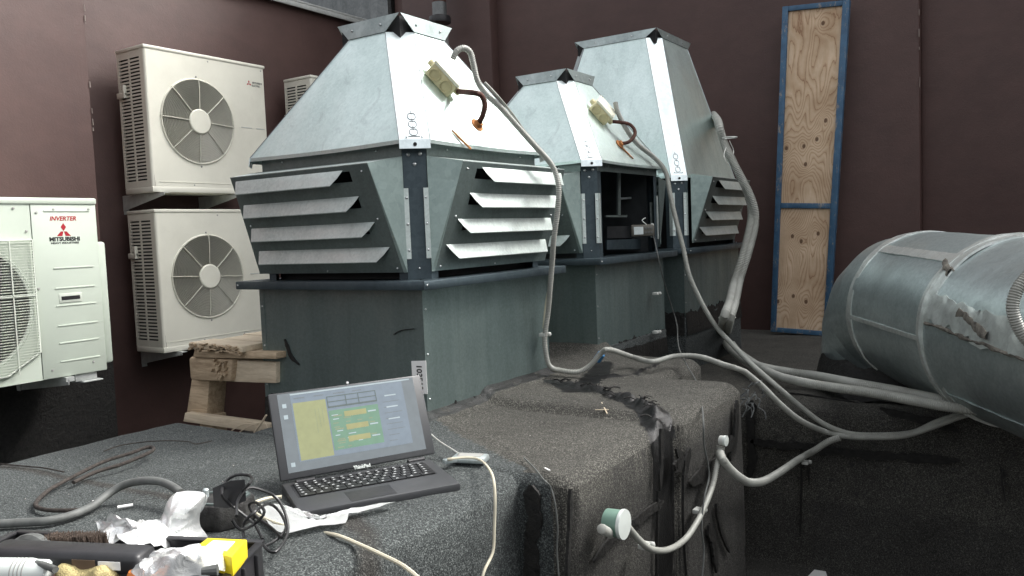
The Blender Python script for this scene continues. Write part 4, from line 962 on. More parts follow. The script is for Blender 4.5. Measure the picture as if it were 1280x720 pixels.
for i, P in enumerate(([(-2.174,1.740,0.783),(-2.140,1.740,0.815),(-2.110,1.740,0.847)], [(-2.247,1.740,0.778),(-2.196,1.740,0.802),(-2.124,1.740,0.822),(-2.104,1.740,0.787)], [(-2.288,1.740,0.779),(-2.224,1.740,0.807),(-2.156,1.740,0.811)])):
    mb = MB(); mb.tube(spline(P, .01), .002 if i else .0035, 5); single('wood_splinter' if not i else 'straw_stalk', mb, M['wood_pale'], ('pale splinter of wood leaning by the foot rail of the pallet stand', 'curled pale stalk beside the left foot of the near hood', 'thin pale stalk lying along the pallet foot rail')[i], 'wood scrap', P[0])

# ================================================================ CONDUITS, CABLES AND BOXES
def lab_tube(name, P, r, mat, label, cat='conduit', group=None, corr=True, pitch=.008, n=9):
    mb = corrugated(P, r, pitch, n) if corr else MB().tube(spline(P, .008), r, n)
    return single(name, mb, mat, label, cat, P[0], group, sharp=50)
g_ = 'grey corrugated conduits'
P1 = [(-1.700,4.884,2.068),(-1.420,4.149,1.924),(-1.380,4.110,1.816),(-1.300,4.056,1.671),(-1.250,4.079,1.533),(-1.230,4.045,1.418),(-1.230,3.907,1.254),(-1.250,3.827,1.128),(-1.200,3.601,1.051),(-1.150,3.374,1.005),(-1.690,4.907,0.740),(-1.495,4.415,0.740),(-1.288,4.003,0.740),(-1.116,3.760,0.740),(-0.963,3.656,0.740),(-0.831,3.600,0.740),(-0.641,3.286,0.780),(-0.487,3.195,0.780),(-0.373,3.117,0.780),(-0.269,3.045,0.780),(-0.164,3.021,0.780)]
P2 = [(-1.720,4.954,2.053),(-1.440,4.230,1.892),(-1.360,4.085,1.772),(-1.290,4.074,1.647),(-1.220,4.044,1.508),(-1.210,4.043,1.397),(-1.210,3.917,1.253),(-1.230,3.850,1.135),(-1.190,3.649,1.047),(-1.140,3.415,0.987),(-1.661,4.955,0.720),(-1.432,4.386,0.720),(-1.226,3.997,0.720),(-0.986,3.524,0.750),(-0.808,3.241,0.780),(-0.675,3.171,0.780),(-0.528,3.116,0.780),(-0.362,3.021,0.780),(-0.262,2.968,0.780),(-0.160,2.947,0.780)]
c = lab_tube('conduit', P1, .0205, M['conduit'], 'thicker upper grey conduit sweeping from the tall hood to under the duct', group=g_); lab_tube('conduit', P2, .0185, M['conduit'], 'grey conduit running just beneath the thick one from the tall hood to the duct', group=g_)
for i, p in enumerate([(-1.270,3.865,1.811),(-1.140,3.385,1.007)]):
    mb = MB(); q = Vector(p); mb.tube([q + Vector((math.cos(t_)*.034, math.sin(t_)*.034, 0)) for t_ in np.linspace(0, 2*math.pi, 18)[:-1]], .003, 5, closed=True)
    single('cable_tie', mb, M['conduit_clip'], ('white cable tie round both conduits near the top of the tall hood', 'white cable tie round both conduits near the roof')[i], 'cable tie', p)
# conduit of the near hood
P3 = [(-1.475,1.976,1.920),(-1.465,1.984,1.943),(-1.455,2.007,1.954),(-1.450,2.032,1.943),(-1.445,2.039,1.906),(-1.440,2.049,1.859),(-1.430,2.078,1.823),(-1.410,2.120,1.787),(-1.390,2.175,1.736),(-1.370,2.248,1.675),(-1.350,2.320,1.614),(-1.330,2.322,1.548),(-1.335,2.320,1.471),(-1.360,2.330,1.372),(-1.390,2.365,1.292),(-1.410,2.383,1.224),(-1.440,2.411,1.125),(-1.455,2.408,1.042),(-1.455,2.410,0.986),(-1.450,2.425,0.934),(-1.430,2.461,0.915),(-1.380,2.497,0.906),(-1.340,2.518,0.928),(-1.300,2.529,0.973),(-1.270,2.531,0.985),(-1.293,2.760,0.925),(-1.180,2.682,0.925),(-1.148,2.828,0.925),(-1.060,2.837,0.925),(-0.923,2.698,0.925),(-0.857,2.637,0.925),(-0.852,2.723,0.895),(-0.828,2.785,0.850)]
lab_tube('conduit', P3, .0098, M['conduit'], 'thin grey conduit looping from the near junction box down its hood and across the curb', group=g_, pitch=.006)
mb = MB(); q = Vector([(-1.350,2.587,0.936)][0]); q2 = Vector([(-1.330,2.587,0.960)][0]); mb.prism(q, q2, .0145, 12); single('tape_wrap', mb, M['blue_tape'], 'blue tape wrapped round the thin conduit between the hood boxes', 'tape', q)
lab_tube('thin_cable', [(-1.420,2.058,1.855),(-1.405,2.101,1.818),(-1.400,2.171,1.771),(-1.395,2.229,1.724),(-1.380,2.265,1.687),(-1.360,2.308,1.642),(-1.340,2.322,1.600)], .0040, M['conduit'], 'thin grey cable beside the near conduit on the cone of the near hood', 'cable', corr=False, n=6)
lab_tube('thin_cable', [(-1.370,2.401,1.531),(-1.380,2.396,1.438),(-1.420,2.408,1.263),(-1.455,2.422,1.151),(-1.465,2.416,1.068)], .0030, M['cream_cable'], 'thin cream cable behind the conduit at the right side of the near hood', 'cable', corr=False, n=6)
lab_tube('thin_cable', [(-1.370,4.168,1.827),(-1.360,4.197,1.771),(-1.340,4.057,1.701),(-1.350,4.016,1.740),(-1.360,4.086,1.792)], .0022, M['white_cable'], 'loose loop of thin white wire at the conduit tie of the tall hood', 'wire', corr=False, n=6)
# conduit of the middle hood
P4 = [(-1.570,3.260,1.946),(-1.560,3.260,1.904),(-1.540,3.293,1.836),(-1.520,3.368,1.770),(-1.490,3.479,1.714),(-1.440,3.484,1.646),(-1.400,3.434,1.536),(-1.370,3.417,1.429),(-1.330,3.391,1.306),(-1.300,3.380,1.185),(-1.260,3.419,1.060),(-1.200,3.415,0.964),(-1.111,3.351,0.900),(-1.004,3.274,0.830),(-0.884,3.180,0.770),(-0.812,3.251,0.680),(-0.726,3.260,0.617),(-0.631,3.250,0.591),(-0.524,3.250,0.596),(-0.416,3.250,0.616),(-0.335,3.220,0.668),(-0.258,3.200,0.708),(-0.173,3.200,0.743)]
lab_tube('conduit', P4, .0112, M['conduit'], 'thin grey conduit from the middle hood junction box down to the pit corner', group=g_, pitch=.006)
P4b = [(-0.867,2.737,0.900),(-0.830,2.809,0.840),(-0.794,2.903,0.760),(-0.757,3.024,0.680),(-0.721,3.240,0.593),(-0.634,3.235,0.582),(-0.536,3.235,0.589),(-0.441,3.235,0.605),(-0.346,3.210,0.652),(-0.257,3.190,0.702),(-0.173,3.190,0.734)]
lab_tube('conduit', P4b, .0108, M['conduit'], 'thin grey conduit lying directly under another one across the pit corner', group=g_, pitch=.006)
P5 = [(-0.662,3.235,0.576),(-0.706,3.235,0.555),(-0.757,3.235,0.515),(-0.812,3.235,0.477),(-0.780,2.835,0.535),(-0.780,2.645,0.557),(-0.780,2.501,0.592),(-0.780,2.400,0.635),(-0.780,2.307,0.687),(-0.780,2.247,0.731),(-0.800,2.285,0.740),(-0.800,2.293,0.755)]
lab_tube('conduit', P5, .0135, M['conduit'], 'grey conduit hanging from the pit corner to the white round box cap', group=g_, pitch=.007)
P6 = [(-0.795,2.263,0.730),(-0.795,2.241,0.712),(-0.795,2.204,0.666),(-0.795,2.143,0.629),(-0.795,2.067,0.598),(-0.795,1.979,0.583),(-0.795,1.872,0.595),(-0.795,1.775,0.630),(-0.795,1.709,0.674),(-0.795,1.644,0.730)]
lab_tube('conduit', P6, .0085, M['conduit'], 'thin grey conduit curving down the curb face to the round green box', group=g_, pitch=.006)
P7 = [(-0.017,2.257,1.280),(-0.041,2.240,1.253),(-0.061,2.224,1.223),(-0.070,2.215,1.181),(-0.060,2.218,1.138),(-0.042,2.228,1.105),(-0.017,2.242,1.080)]
lab_tube('conduit', P7, .015, M['conduit'], 'short loop of grey conduit against the duct at the right edge', group=g_, pitch=.006)
for i, (p, nrm_) in enumerate(((([(-1.462,2.415,1.046)][0]), 0), ([(-1.500,3.477,1.099)][0], 0), ([(-1.500,3.465,0.924)][0], 0), ([(-1.053,3.300,0.328)][0], 0), ([(-0.815,2.140,0.609)][0], 0), ([(-0.815,1.779,0.635)][0], 0), ([(-0.799,3.270,0.454)][0], 0))):
    mb = MB(); q = Vector(p); mb.box(q + Vector((-.012, -.016, -.006)), q + Vector((.012, .016, .006))); mb.lathe([(.008, 0), (.008, .012), (.004, .015)], q + Vector((.006, .012, 0)), (1, 0, 0), 8)
    single('conduit_clip', mb, M['conduit_clip'], ('plastic clip holding the thin conduit on the side of the near hood box', 'upper bare plastic clip on the middle hood box', 'lower bare plastic clip on the middle hood box', 'plastic clip under the lowest sag of the hanging conduit', 'plastic clip halfway down the thin conduit on the curb face', 'plastic clip by the bottom bend next to the green box', 'plastic clip on the conduit near the join over the pit')[i], 'clip', p, 'plastic conduit clips', bevel=.002)

M['ivory_plug'] = simple('ivory_rubber_plug', (.52, .46, .26), .5)
# ---- junction boxes on the cones, each with a rusty flexible hose
def junction_box(SF, half, zp0, zp1, h1_, a_c, z_c, k, rot, label, hose, over=.03):
    f = lambda a_, z_, l_=0: cone_pt(SF, half, zp0, zp1, h1_, a_, z_, l_, over)
    c = f(a_c, z_c, .003); ux = (f(a_c + .1, z_c) - f(a_c, z_c)).normalized(); uy = (f(a_c, z_c + .1) - f(a_c, z_c)).normalized(); uz = ux.cross(uy).normalized()
    ux, uy = ux * math.cos(rot) + uy * math.sin(rot), uy * math.cos(rot) - ux * math.sin(rot)
    t = thing('junction_box', label, 'junction box', c, 'ivory junction boxes on the cones')
    w, h, d = .050 * k, .041 * k, .024 * k
    mb = MB(); mb.obox(c + uz * d, ux * h, uy * w, uz * d); sub('box_body', mb, M['ivory'], t, bevel=.005)
    mb = MB(); mb.obox(c + uz * (d * 2 + .006), ux * (h + .002), uy * (w + .002), uz * .006); sub('lid', mb, M['ivory_lid'], t, bevel=.004)
    for s_ in (-1, 1):
        mb = MB(); mb.lathe([(.0205 * k, 0), (.0195 * k, .004), (.0165 * k, .004), (.0155 * k, .001), (.006 * k, .001), (0, .002)], c - ux * h + uy * s_ * .0235 * k + uz * d, -ux, 20); sub('knockout_plug', mb, M['ivory_plug'], t)
        mb = MB(); mb.lathe([(.004, 0), (.004, .002), (0, .002)], c + uz * (d*2 + .0115) + ux * s_ * h * .8 + uy * s_ * w * .85, uz, 8); sub('lid_screw', mb, M['rivet'], t)
    mb = MB(); mb.lathe([(.012, 0), (.012, .012), (.009, .018)], c - uy * w + uz * d, -uy, 12); sub('gland', mb, M['ivory'], t)
    mb = MB(); mb.lathe([(.012, 0), (.012, .012), (.009, .018)], c + uy * w + uz * d, uy, 12); sub('gland', mb, M['ivory'], t)
    P = [c - uy * (w + .008) + uz * d] + [Vector(p) for p in hose]
    hb_ = corrugated(P, .0085, .006, 8); sub('rusty_hose', hb_, M['rust'], t, sharp=50)
    e = P[-1]; mb = MB(); mb.lathe([(.021, .0), (.022, .004), (.014, .006), (.012, .016), (.0, .017)], e - uz * .004, uz, 16); g = sub('hose_gland', mb, M['rust_light'], t)
    return t, c, uz, e
jb1 = junction_box(S1(1), .345, 1.674, 2.050, .141, -.098, 1.876, 1.0, R(28), 'ivory junction box on the bright cone of the near exhaust hood', [(-1.370,1.919,1.802),(-1.355,1.941,1.796),(-1.350,1.952,1.771),(-1.360,1.952,1.738),(-1.385,1.961,1.717)])
jb2 = junction_box(S2(1), .350, 1.680, 2.054, .140, -.075, 1.895, .98, R(28), 'ivory junction box on the shaded cone of the middle exhaust hood', [(-1.550,3.267,1.859),(-1.520,3.299,1.848),(-1.500,3.303,1.812),(-1.510,3.264,1.773),(-1.545,3.242,1.764)])
def rust_run(SF, half, zp0, zp1, h1_, p0, p1, hd):
    q0, q1 = Vector(p0), Vector(p1); ctrp = Vector(SF(0, 0, 0)); loc = lambda p: (p.y - ctrp.y)
    P = [cone_pt(SF, half, zp0, zp1, h1_, loc(q0) * (1-f) + loc(q1) * f, q0.z * (1-f) + q1.z * f, .0072) for f in np.linspace(0, 1, 7)]
    n_ = (P[-1] - P[0]).cross(Vector((0, 1, 0))).normalized(); n_ = n_ if n_.x > 0 else -n_
    smear('rust_run', P, lambda f: .0035 + .004 * f * f, n_, .001, 5, M['rust_light'], hd)
rust_run(S1(1), .345, 1.674, 2.050, .141, [(-1.385,1.961,1.712)][0], [(-1.370,2.005,1.656)][0], h1t)
rust_run(S2(1), .350, 1.680, 2.054, .140, [(-1.545,3.242,1.761)][0], [(-1.530,3.294,1.701)][0], h2t)

# ================================================================ INSIDE THE OPEN HOOD + THE HANGING METER
x_ = -1.881 + .350
for (name, q, m_) in (('inner_bracket', [(-1.600,3.332,1.649),(-1.600,3.357,1.649),(-1.600,3.343,1.457),(-1.600,3.318,1.457)], 'zinc_mid'), ('inner_bracket', [(-1.600,3.200,1.461),(-1.600,3.410,1.461),(-1.600,3.409,1.452),(-1.600,3.200,1.453)], 'zinc_mid'),
                      ('inner_bracket', [(-1.600,3.663,1.639),(-1.600,3.691,1.640),(-1.600,3.686,1.302),(-1.600,3.648,1.303)], 'zinc_mid'), ('bright_rod', [(-1.660,3.466,1.544),(-1.660,3.745,1.556),(-1.660,3.745,1.546),(-1.660,3.465,1.535)], 'zinc_bright'),
                      ('motor_plate', [(-1.620,3.240,1.354),(-1.620,3.697,1.348),(-1.620,3.694,1.298),(-1.620,3.237,1.312)], 'zinc_dark'), ('motor_plate', [(-1.660,3.325,1.413),(-1.660,3.735,1.411),(-1.660,3.731,1.352),(-1.660,3.321,1.360)], 'motor'),
                      ('bright_rod', [(-1.570,3.614,1.519),(-1.570,3.637,1.519),(-1.570,3.635,1.352),(-1.570,3.616,1.353)], 'zinc_slat')):
    M.setdefault('motor', simple('dull_dark_metal', (.03, .032, .034), .6, .3))
    mb = MB(); mb.plate([q[3], q[2], q[1], q[0]], .008, (1, 0, 0)); sub(name, mb, M[m_], h2t)
mb = MB(); mb.prism([(-1.720,3.722,1.492)][0], Vector([(-1.720,3.722,1.492)][0]) + Vector((-.12, 0, 0)), .11, 28); mb.prism(Vector([(-1.720,3.722,1.492)][0]) + Vector((0, 0, .0)), Vector([(-1.720,3.722,1.492)][0]) + Vector((.05, 0, 0)), .03, 16); sub('fan_motor', mb, M['motor'], h2t)
c = Vector([(-1.500,3.348,1.389)][0]); t = thing('vibration_meter', 'small dark handheld meter with a pale screen hung in the open middle hood', 'meter', c)
mn = Vector((.62, -.78, 0)).normalized(); ux, uz_ = Vector((.78, .62, 0)).normalized(), Vector((0, 0, 1))
mb = MB(); mb.obox(c, mn * .011, ux * .053, uz_ * .026); sub('meter_body', mb, simple('olive_grey_plastic', (.09, .085, .07), .45), t, bevel=.008)
mb = MB(); mb.obox(c + mn * .0115 - ux * .020, mn * .001, ux * .021, uz_ * .017); sub('display', mb, simple('pale_lcd', (.62, .68, .67), .25), t)
for i in range(2):
    for j in range(3): mb = MB(); mb.lathe([(.0048, 0), (.0048, .002), (0, .0025)], c + mn * .011 + ux * (.012 + j * .013) + uz_ * (.009 - i * .018), mn, 10); sub('button', mb, M['rubber'], t)
mb = MB(); mb.tube(spline([c + ux * .02 + uz_ * .025, c + ux * .018 + uz_ * .045 + Vector((-.02, 0, 0)), c + ux * .045 + uz_ * .055 + Vector((-.03, 0, 0))], .01), .002, 6); sub('hanging_loop', mb, M['white_pl'], t)
mb = MB(); mb.lathe([(.010, 0), (.010, .008), (0, .010)], Vector([(-1.500,3.449,1.409)][0]), (1, 0, 0), 12); sub('magnet', mb, M['white_pl'], t)
lab_tube('thin_wire', [(-1.490,3.429,1.387),(-1.470,3.407,1.345),(-1.420,3.321,1.283),(-1.420,3.367,1.186),(-1.440,3.498,1.057),(-1.420,3.518,0.957),(-1.226,3.049,0.930),(-1.103,2.813,0.900),(-0.980,2.588,0.880),(-0.903,2.417,0.860),(-0.790,2.128,0.870),(-0.790,2.129,0.803),(-0.790,2.156,0.740),(-0.790,2.160,0.698),(-0.790,2.118,0.649),(-0.790,2.095,0.578),(-0.790,2.108,0.506),(-0.790,2.077,0.417)], .0026, M['rubber'], 'thin grey wire hanging from the meter over the curb edge into the pit', 'wire', corr=False, n=6)
lab_tube('thin_wire', [(-1.033,1.594,0.872),(-0.966,1.532,0.872),(-0.901,1.465,0.872),(-0.894,1.480,0.853),(-0.881,1.475,0.820),(-0.877,1.475,0.768),(-0.881,1.475,0.714),(-0.877,1.475,0.627)], .0018, M['rubber'], 'thin wire trailing over the curb corner right of the laptop', 'wire', corr=False, n=6)

# round boxes on the curb face
def round_box(c, r, d, label, ax, body='green_pl'):
    t = thing('round_junction_box', label, 'junction box', c); ax = Vector(ax).normalized(); c = Vector(c)
    mb = MB(); mb.lathe([(r * .93, -d), (r * .96, 0)], c, ax, 32); sub('box_body', mb, M[body], t)
    mb = MB(); mb.lathe([(r * 1.03, 0), (r * 1.05, .003), (r * 1.02, .008), (0, .010)], c, ax, 32); sub('lid', mb, M['white_pl'], t); return t
c = Vector([(-0.790,1.606,0.748)][0]); rb = round_box(c, .032, .036, 'round sea-green junction box with a white lid on the curb face', (1, .0, .02))
P = [(-0.815,1.603,0.723),(-0.800,1.547,0.750),(-0.790,1.510,0.769)]; mb = corrugated(P, .011, .006, 9); sub('conduit_stub', mb, M['conduit'], rb, sharp=50)
c = Vector([(-0.790,2.293,0.773)][0]); round_box(c, .015, .012, 'small white oval cap at the curb corner above the hanging conduit', (1, -.1, .0), 'conduit_clip')

# ================================================================ LAPTOP
A, B = Vector((-1.371, 1.161, .880)), Vector((-1.207, 1.481, .880)); h = (B - A).normalized(); Wl = (B - A).length
fw = Vector((h.y, -h.x, 0)); zup = Vector((0, 0, 1)); mid_ = (A + B) / 2                # fw: towards the person typing
t = thing('laptop', 'open dark grey laptop with a tilted lit screen on the felt curb', 'laptop', mid_ + fw * .1 - zup * .02)
dn = (fw * 1.0 - zup * .055).normalized(); nb_ = h.cross(dn) ; nb_ = nb_ if nb_.z > 0 else -nb_
hL = h; hb2 = Vector((.508, .862, 0)).normalized(); h = hb2; fw = Vector((h.y, -h.x, 0)); dn = (fw - zup * .055).normalized(); nb_ = h.cross(dn); nb_ = nb_ if nb_.z > 0 else -nb_
mb = MB(); mb.obox(mid_ - h * .008 + dn * .089 - nb_ * .008, h * (Wl / 2 - .009), dn * .092, nb_ * .0105); base_ = sub('base', mb, M['lap'], t, bevel=.005)
def on_base(a_, b_, l_=0): return mid_ + h * a_ + dn * b_ + nb_ * (.0026 + l_)
mb = MB(); mb.obox(on_base(-.012, .060, -.0002), h * .152, dn * .041, nb_ * .0006); sub('keyboard_well', mb, M['black'], base_)
mb = MB(); pr = MB(); rows = [(15, .010), (15, .0155), (14, .0155), (13, .0155), (12, .0155), (9, .0155)]; yb_ = .024
for ri, (nk, dep) in enumerate(rows):
    x0 = -.160; wk = .296 / nk
    for k in range(nk):
        wide = 5 if (ri == 5 and k == 3) else 1
        if ri == 5 and 3 < k < 4: continue
        cx_ = x0 + wk * (k + .5); mb.obox(on_base(cx_, yb_ + dep / 2 - .004, .0016), h * (wk / 2 - .0012), dn * (dep / 2 - .0012), nb_ * .0012)
        pr.obox(on_base(cx_ - wk * .12, yb_ + dep / 2 - .005, .0029), h * .0026, dn * .0022, nb_ * .0001)
    yb_ += dep - .0008
o = sub('keys', mb, M['lap_keys'], base_); o['kind'] = 'stuff'; o = sub('key_print', pr, M['key_print'], base_); o['kind'] = 'stuff'
mb = MB(); mb.obox(on_base(-.025, .146), h * .048, dn * .028, nb_ * .0004); sub('touchpad', mb, M['black'], base_)
h = hL; fw = Vector((h.y, -h.x, 0))
lidv = Vector((-.067, .034, .190)); lidn = lidv.normalized(); Ll = .192; nl = h.cross(lidn); nl = nl if nl.dot(fw) > 0 else -nl
LC = mid_ + lidn * (.010 + Ll / 2)
mb = MB(); mb.obox(LC - nl * .004, h * (Wl / 2 + .002), lidn * (Ll / 2), nl * .005); lid = sub('lid', mb, M['lap'], t, bevel=.004)
def on_lid(a_, b_, l_=0): return LC + h * a_ + lidn * b_ + nl * (.0012 + l_)
def scr(name, a0, b0, a1, b1, l_, mat, par):
    mb = MB(); mb.obox((on_lid((a0+a1)/2, (b0+b1)/2, l_)), h * abs(a1-a0) / 2, lidn * abs(b1-b0) / 2, nl * .0002); return sub(name, mb, mat, par)
s_ = scr('screen', -.163, -.082, .160, .092, .0, SCR['bg'], lid)
scr('window', -.135, -.062, .130, .086, .0005, SCR['win'], lid); scr('yellow_panel', -.132, -.060, -.058, .068, .0009, SCR['yellow'], lid)
scr('green_panel', -.055, -.050, .062, .040, .0009, SCR['green'], lid); scr('title_bar', -.135, .0865, .150, .0895, .0009, SCR['pale'], lid)
for (a0, b0, a1, b1) in ((-.055, .046, .062, .050), (-.055, .059, .062, .061), (-.055, .071, .062, .073), (-.055, .046, -.053, .073), (-.012, .046, -.010, .073), (.018, .046, .020, .073), (.060, .046, .062, .073)): scr('table_line', a0, b0, a1, b1, .0013, SCR['line'], lid)
for k, b0 in enumerate((.022, -.008, -.035)):
    scr('orange_block', -.020, b0, .032, b0 + .012, .0013, SCR['orange'], lid); scr('text_row', -.046, b0 + .003, -.026, b0 + .006, .0013, SCR['dim'], lid); scr('text_row', .036, b0 + .003, .055, b0 + .006, .0013, SCR['pale'], lid)
rt = random.Random(4)
for r_ in range(9):
    for q_ in range(rt.randint(2, 4)):
        a0 = -.050 + q_ * .026 + rt.random() * .008; b0 = -.046 + r_ * .0092; scr('text_row', a0, b0, a0 + rt.uniform(.008, .018), b0 + .0022, .0011, SCR['dim'] if rt.random() < .6 else SCR['pale'], lid)
for r_ in range(8): a0 = .075; b0 = -.05 + r_ * .013; scr('text_row', a0, b0, a0 + rt.uniform(.02, .045), b0 + .0018, .0008, SCR['bg'], lid)
for r_ in range(4): a0 = -.128 + r_ * .045; scr('text_row', a0, .077, a0 + rt.uniform(.02, .035), .0795, .0008, SCR['bg'], lid)
for (a0, b0) in ((.082, .055), (.082, .028), (.082, .0)): scr('text_row', a0, b0, a0 + .028, b0 + .003, .0009, SCR['pale'], lid)
for (a0, b0) in ((-.155, .060), (-.155, .035), (-.155, -.070)): scr('desktop_icon', a0, b0, a0 + .009, b0 + .009, .0009, SCR['pale'], lid)
for k in range(3): scr('outline_tree', -.085 + k * .008, -.005 + k * .01, -.0842 + k * .008, .05, .0013, SCR['dim'], lid)
mb = MB(); mb.lathe([(.003, 0), (.003, .0008), (0, .001)], on_lid(0, .099, .0), nl, 10); sub('webcam', mb, M['glass_lens'], lid)
tm = text_mesh('ThinkPad', .0105, .0002, .0004); place(tm, on_lid(0.0, -.0985, .0004), h, lidn); sub('brand_print', tm, M['white_pl'], lid)
for p_, q_ in ((A + h * .03, A + h * .07), (B - h * .07, B - h * .03)): mb = MB(); mb.prism(p_ + zup * .002, q_ + zup * .002, .006, 12); sub('hinge', mb, M['black'], t)

# plastic film sheet under the laptop
P = [(-1.330,1.061,0.868),(-1.319,1.098,0.868),(-1.186,1.061,0.868),(-1.149,1.120,0.868),(-1.129,1.171,0.868),(-1.112,1.206,0.868),(-1.094,1.210,0.868),(-1.096,1.188,0.868),(-1.109,1.150,0.868),(-1.130,1.114,0.868),(-1.101,1.076,0.868),(-1.132,1.041,0.868),(-1.161,0.990,0.868),(-1.208,0.993,0.868)]
mb = MB(); ctr = sum((Vector(p) for p in P), Vector()) / len(P); ctr = Vector([(-1.171,1.079,0.868)][0]); vs = []; rings_ = 6
B_ = spline(P + [P[0]], .02); n_ = len(B_)
for k in range(rings_ + 1): vs += [ctr.lerp(p, .25 + .75 * k / rings_) + zup * (.006 * noise.noise(p * 40 + Vector((k, 0, 0))) + .004) for p in B_]
mb.add(vs, [(k*n_+i, k*n_+i+1, (k+1)*n_+i+1, (k+1)*n_+i) for k in range(rings_) for i in range(n_-1)]); single('plastic_film', mb, M['film'], 'crinkled white plastic film sticking out from under the laptop', 'plastic film', ctr, sharp=25)

# small silver adapter with cables right of the laptop, usb plug
c = Vector([(-1.146,1.535,0.872)][0]); t = thing('silver_adapter', 'small flat silver interface box with rounded ends behind the laptop', 'adapter', c)
ax_ = (Vector([(-1.104,1.554,0.872)][0]) - Vector([(-1.193,1.528,0.872)][0])).normalized(); ay_ = Vector((-ax_.y, ax_.x, 0))
mb = MB(); mb.obox(c, ax_ * .042, ay_ * .022, zup * .008); sub('shell', mb, M['zinc_bright'], t, bevel=.006); mb = MB(); mb.obox(c + zup * .0085, ax_ * .030, ay_ * .014, zup * .0004); sub('face_label', mb, M['fan'], t)
c = B + fw * .03 + h * .022 - zup * .004; mb = MB(); mb.obox(c, h * .016, fw * .008, zup * .005); single('usb_plug', mb, M['zinc_bright'], 'silver usb plug in the right side of the laptop', 'usb plug', c, bevel=.002)
lab_tube('white_cable', [c + h * .016] + [(-1.161,1.469,0.885),(-1.129,1.503,0.884),(-1.095,1.504,0.882),(-1.020,1.432,0.890),(-0.970,1.377,0.887),(-0.955,1.358,0.852),(-0.955,1.351,0.795),(-0.955,1.342,0.748),(-0.955,1.308,0.719),(-0.955,1.292,0.683)], .0030, M['cream_cable'], 'cream usb cable running past the silver box and hanging over the curb edge', 'cable', corr=False, n=7)
lab_tube('white_cable', [(-1.323,1.603,0.900),(-1.262,1.568,0.892),(-1.203,1.542,0.885),(-1.169,1.522,0.884)], .0016, M['white_cable'], 'short thin wire behind the laptop going to the silver box', 'cable', corr=False, n=6)
lab_tube('cream_cable', [(-1.336,1.128,0.872),(-1.354,1.107,0.872),(-1.350,1.069,0.874),(-1.319,1.040,0.873),(-1.265,1.022,0.871),(-1.195,1.011,0.872),(-1.190,1.063,0.846),(-1.082,1.032,0.866),(-1.009,1.018,0.866),(-0.937,1.000,0.866),(-0.877,0.982,0.866),(-0.809,0.949,0.866)], .0036, M['cream_cable'], 'cream cable curving out from behind the laptop and across the felt to the bottom edge', 'cable', corr=False, n=7)

# ================================================================ LEFT: rod, cables, plastic bags, stand, tool tray
lab_tube('rubber_cable', [(-1.759,0.730,0.872),(-1.719,0.756,0.872),(-1.683,0.783,0.872),(-1.648,0.811,0.872),(-1.637,0.853,0.872),(-1.644,0.898,0.875),(-1.659,0.942,0.885),(-1.643,0.970,0.900),(-1.597,0.987,0.910),(-1.559,0.999,0.910),(-1.520,1.000,0.905),(-1.478,0.991,0.900)], .0085, M['rubber'], 'thick grey rubber cable arching over the felt into the plastic bag', 'cable', corr=False, n=10)
P = [(-1.656,0.886,0.870),(-1.681,0.869,0.870),(-1.702,0.858,0.870),(-1.723,0.850,0.870),(-1.744,0.848,0.870),(-1.765,0.849,0.870),(-1.785,0.856,0.870),(-1.805,0.869,0.870),(-1.827,0.887,0.870),(-1.845,0.908,0.872),(-1.868,0.934,0.872),(-1.909,1.011,0.875),(-1.944,1.100,0.880),(-1.939,1.171,0.885),(-1.951,1.207,0.885),(-1.952,1.224,0.885),(-1.942,1.229,0.885),(-1.915,1.216,0.887),(-1.900,1.201,0.886),(-1.890,1.182,0.886),(-1.885,1.159,0.884),(-1.877,1.101,0.880),(-1.886,1.046,0.876),(-1.858,0.977,0.874)]
lab_tube('bent_rod', P, .0046, M['iron'], 'rusty iron rod bent into a hook lying on the felt', 'iron rod', corr=False, n=8)
lab_tube('rusty_wire', [(-2.092,1.186,0.868),(-2.108,1.241,0.868),(-2.088,1.287,0.868),(-2.024,1.318,0.872),(-1.959,1.346,0.870),(-1.914,1.339,0.870),(-1.903,1.381,0.870)], .0016, M['iron'], 'thin rusty wire behind the bent rod', 'wire', corr=False, n=5)
lab_tube('rusty_wire', [(-2.227,0.991,0.868),(-2.160,1.006,0.868),(-2.076,1.023,0.868),(-1.991,1.026,0.868)], .0018, M['iron'], 'thin rusty wire near the left edge of the felt', 'wire', corr=False, n=5)
mb = MB(); q = [(-1.609,0.932,0.868),(-1.594,0.957,0.868)]; mb.prism(q[0], q[1], .003, 6); single('white_stub', mb, M['paper'], 'small white stick lying on the felt right of the grey cable', 'scrap', q[0])
for i, (q, lab) in enumerate((([(-1.092,2.072,0.884),(-1.056,2.087,0.884)], 'pale wood chip lying flat by the crease of the curb'), ([(-1.120,2.168,0.884),(-1.037,2.039,0.884)], 'pale wood chip tilted across the crease of the curb'), ([(-0.948,1.548,0.870),(-0.929,1.537,0.870)], 'tiny white scrap on the felt above the curb corner'), ([(-1.695,0.929,0.870),(-1.671,0.929,0.870)], 'tiny pale flake on the felt beside the grey cable'))):
    a_, b_ = Vector(q[0]), Vector(q[1]); s_ = (b_ - a_).cross(zup).normalized() * .0016; mb = MB(); mb.obox((a_ + b_) / 2, (b_ - a_) / 2, s_, zup * .001); single('wood_chip', mb, M['wood_pale'] if i < 2 else M['paper'], lab, 'scrap', a_)
mb = MB(); q = [(-0.794,3.231,0.004),(-0.785,3.322,0.004),(-0.743,3.327,0.004),(-0.712,3.241,0.004)]; mb.plate([q[0], q[3], q[2], q[1]], .002); single('paper_scrap', mb, M['paper'], 'white scrap of paper on the dark pit floor', 'scrap', q[0])

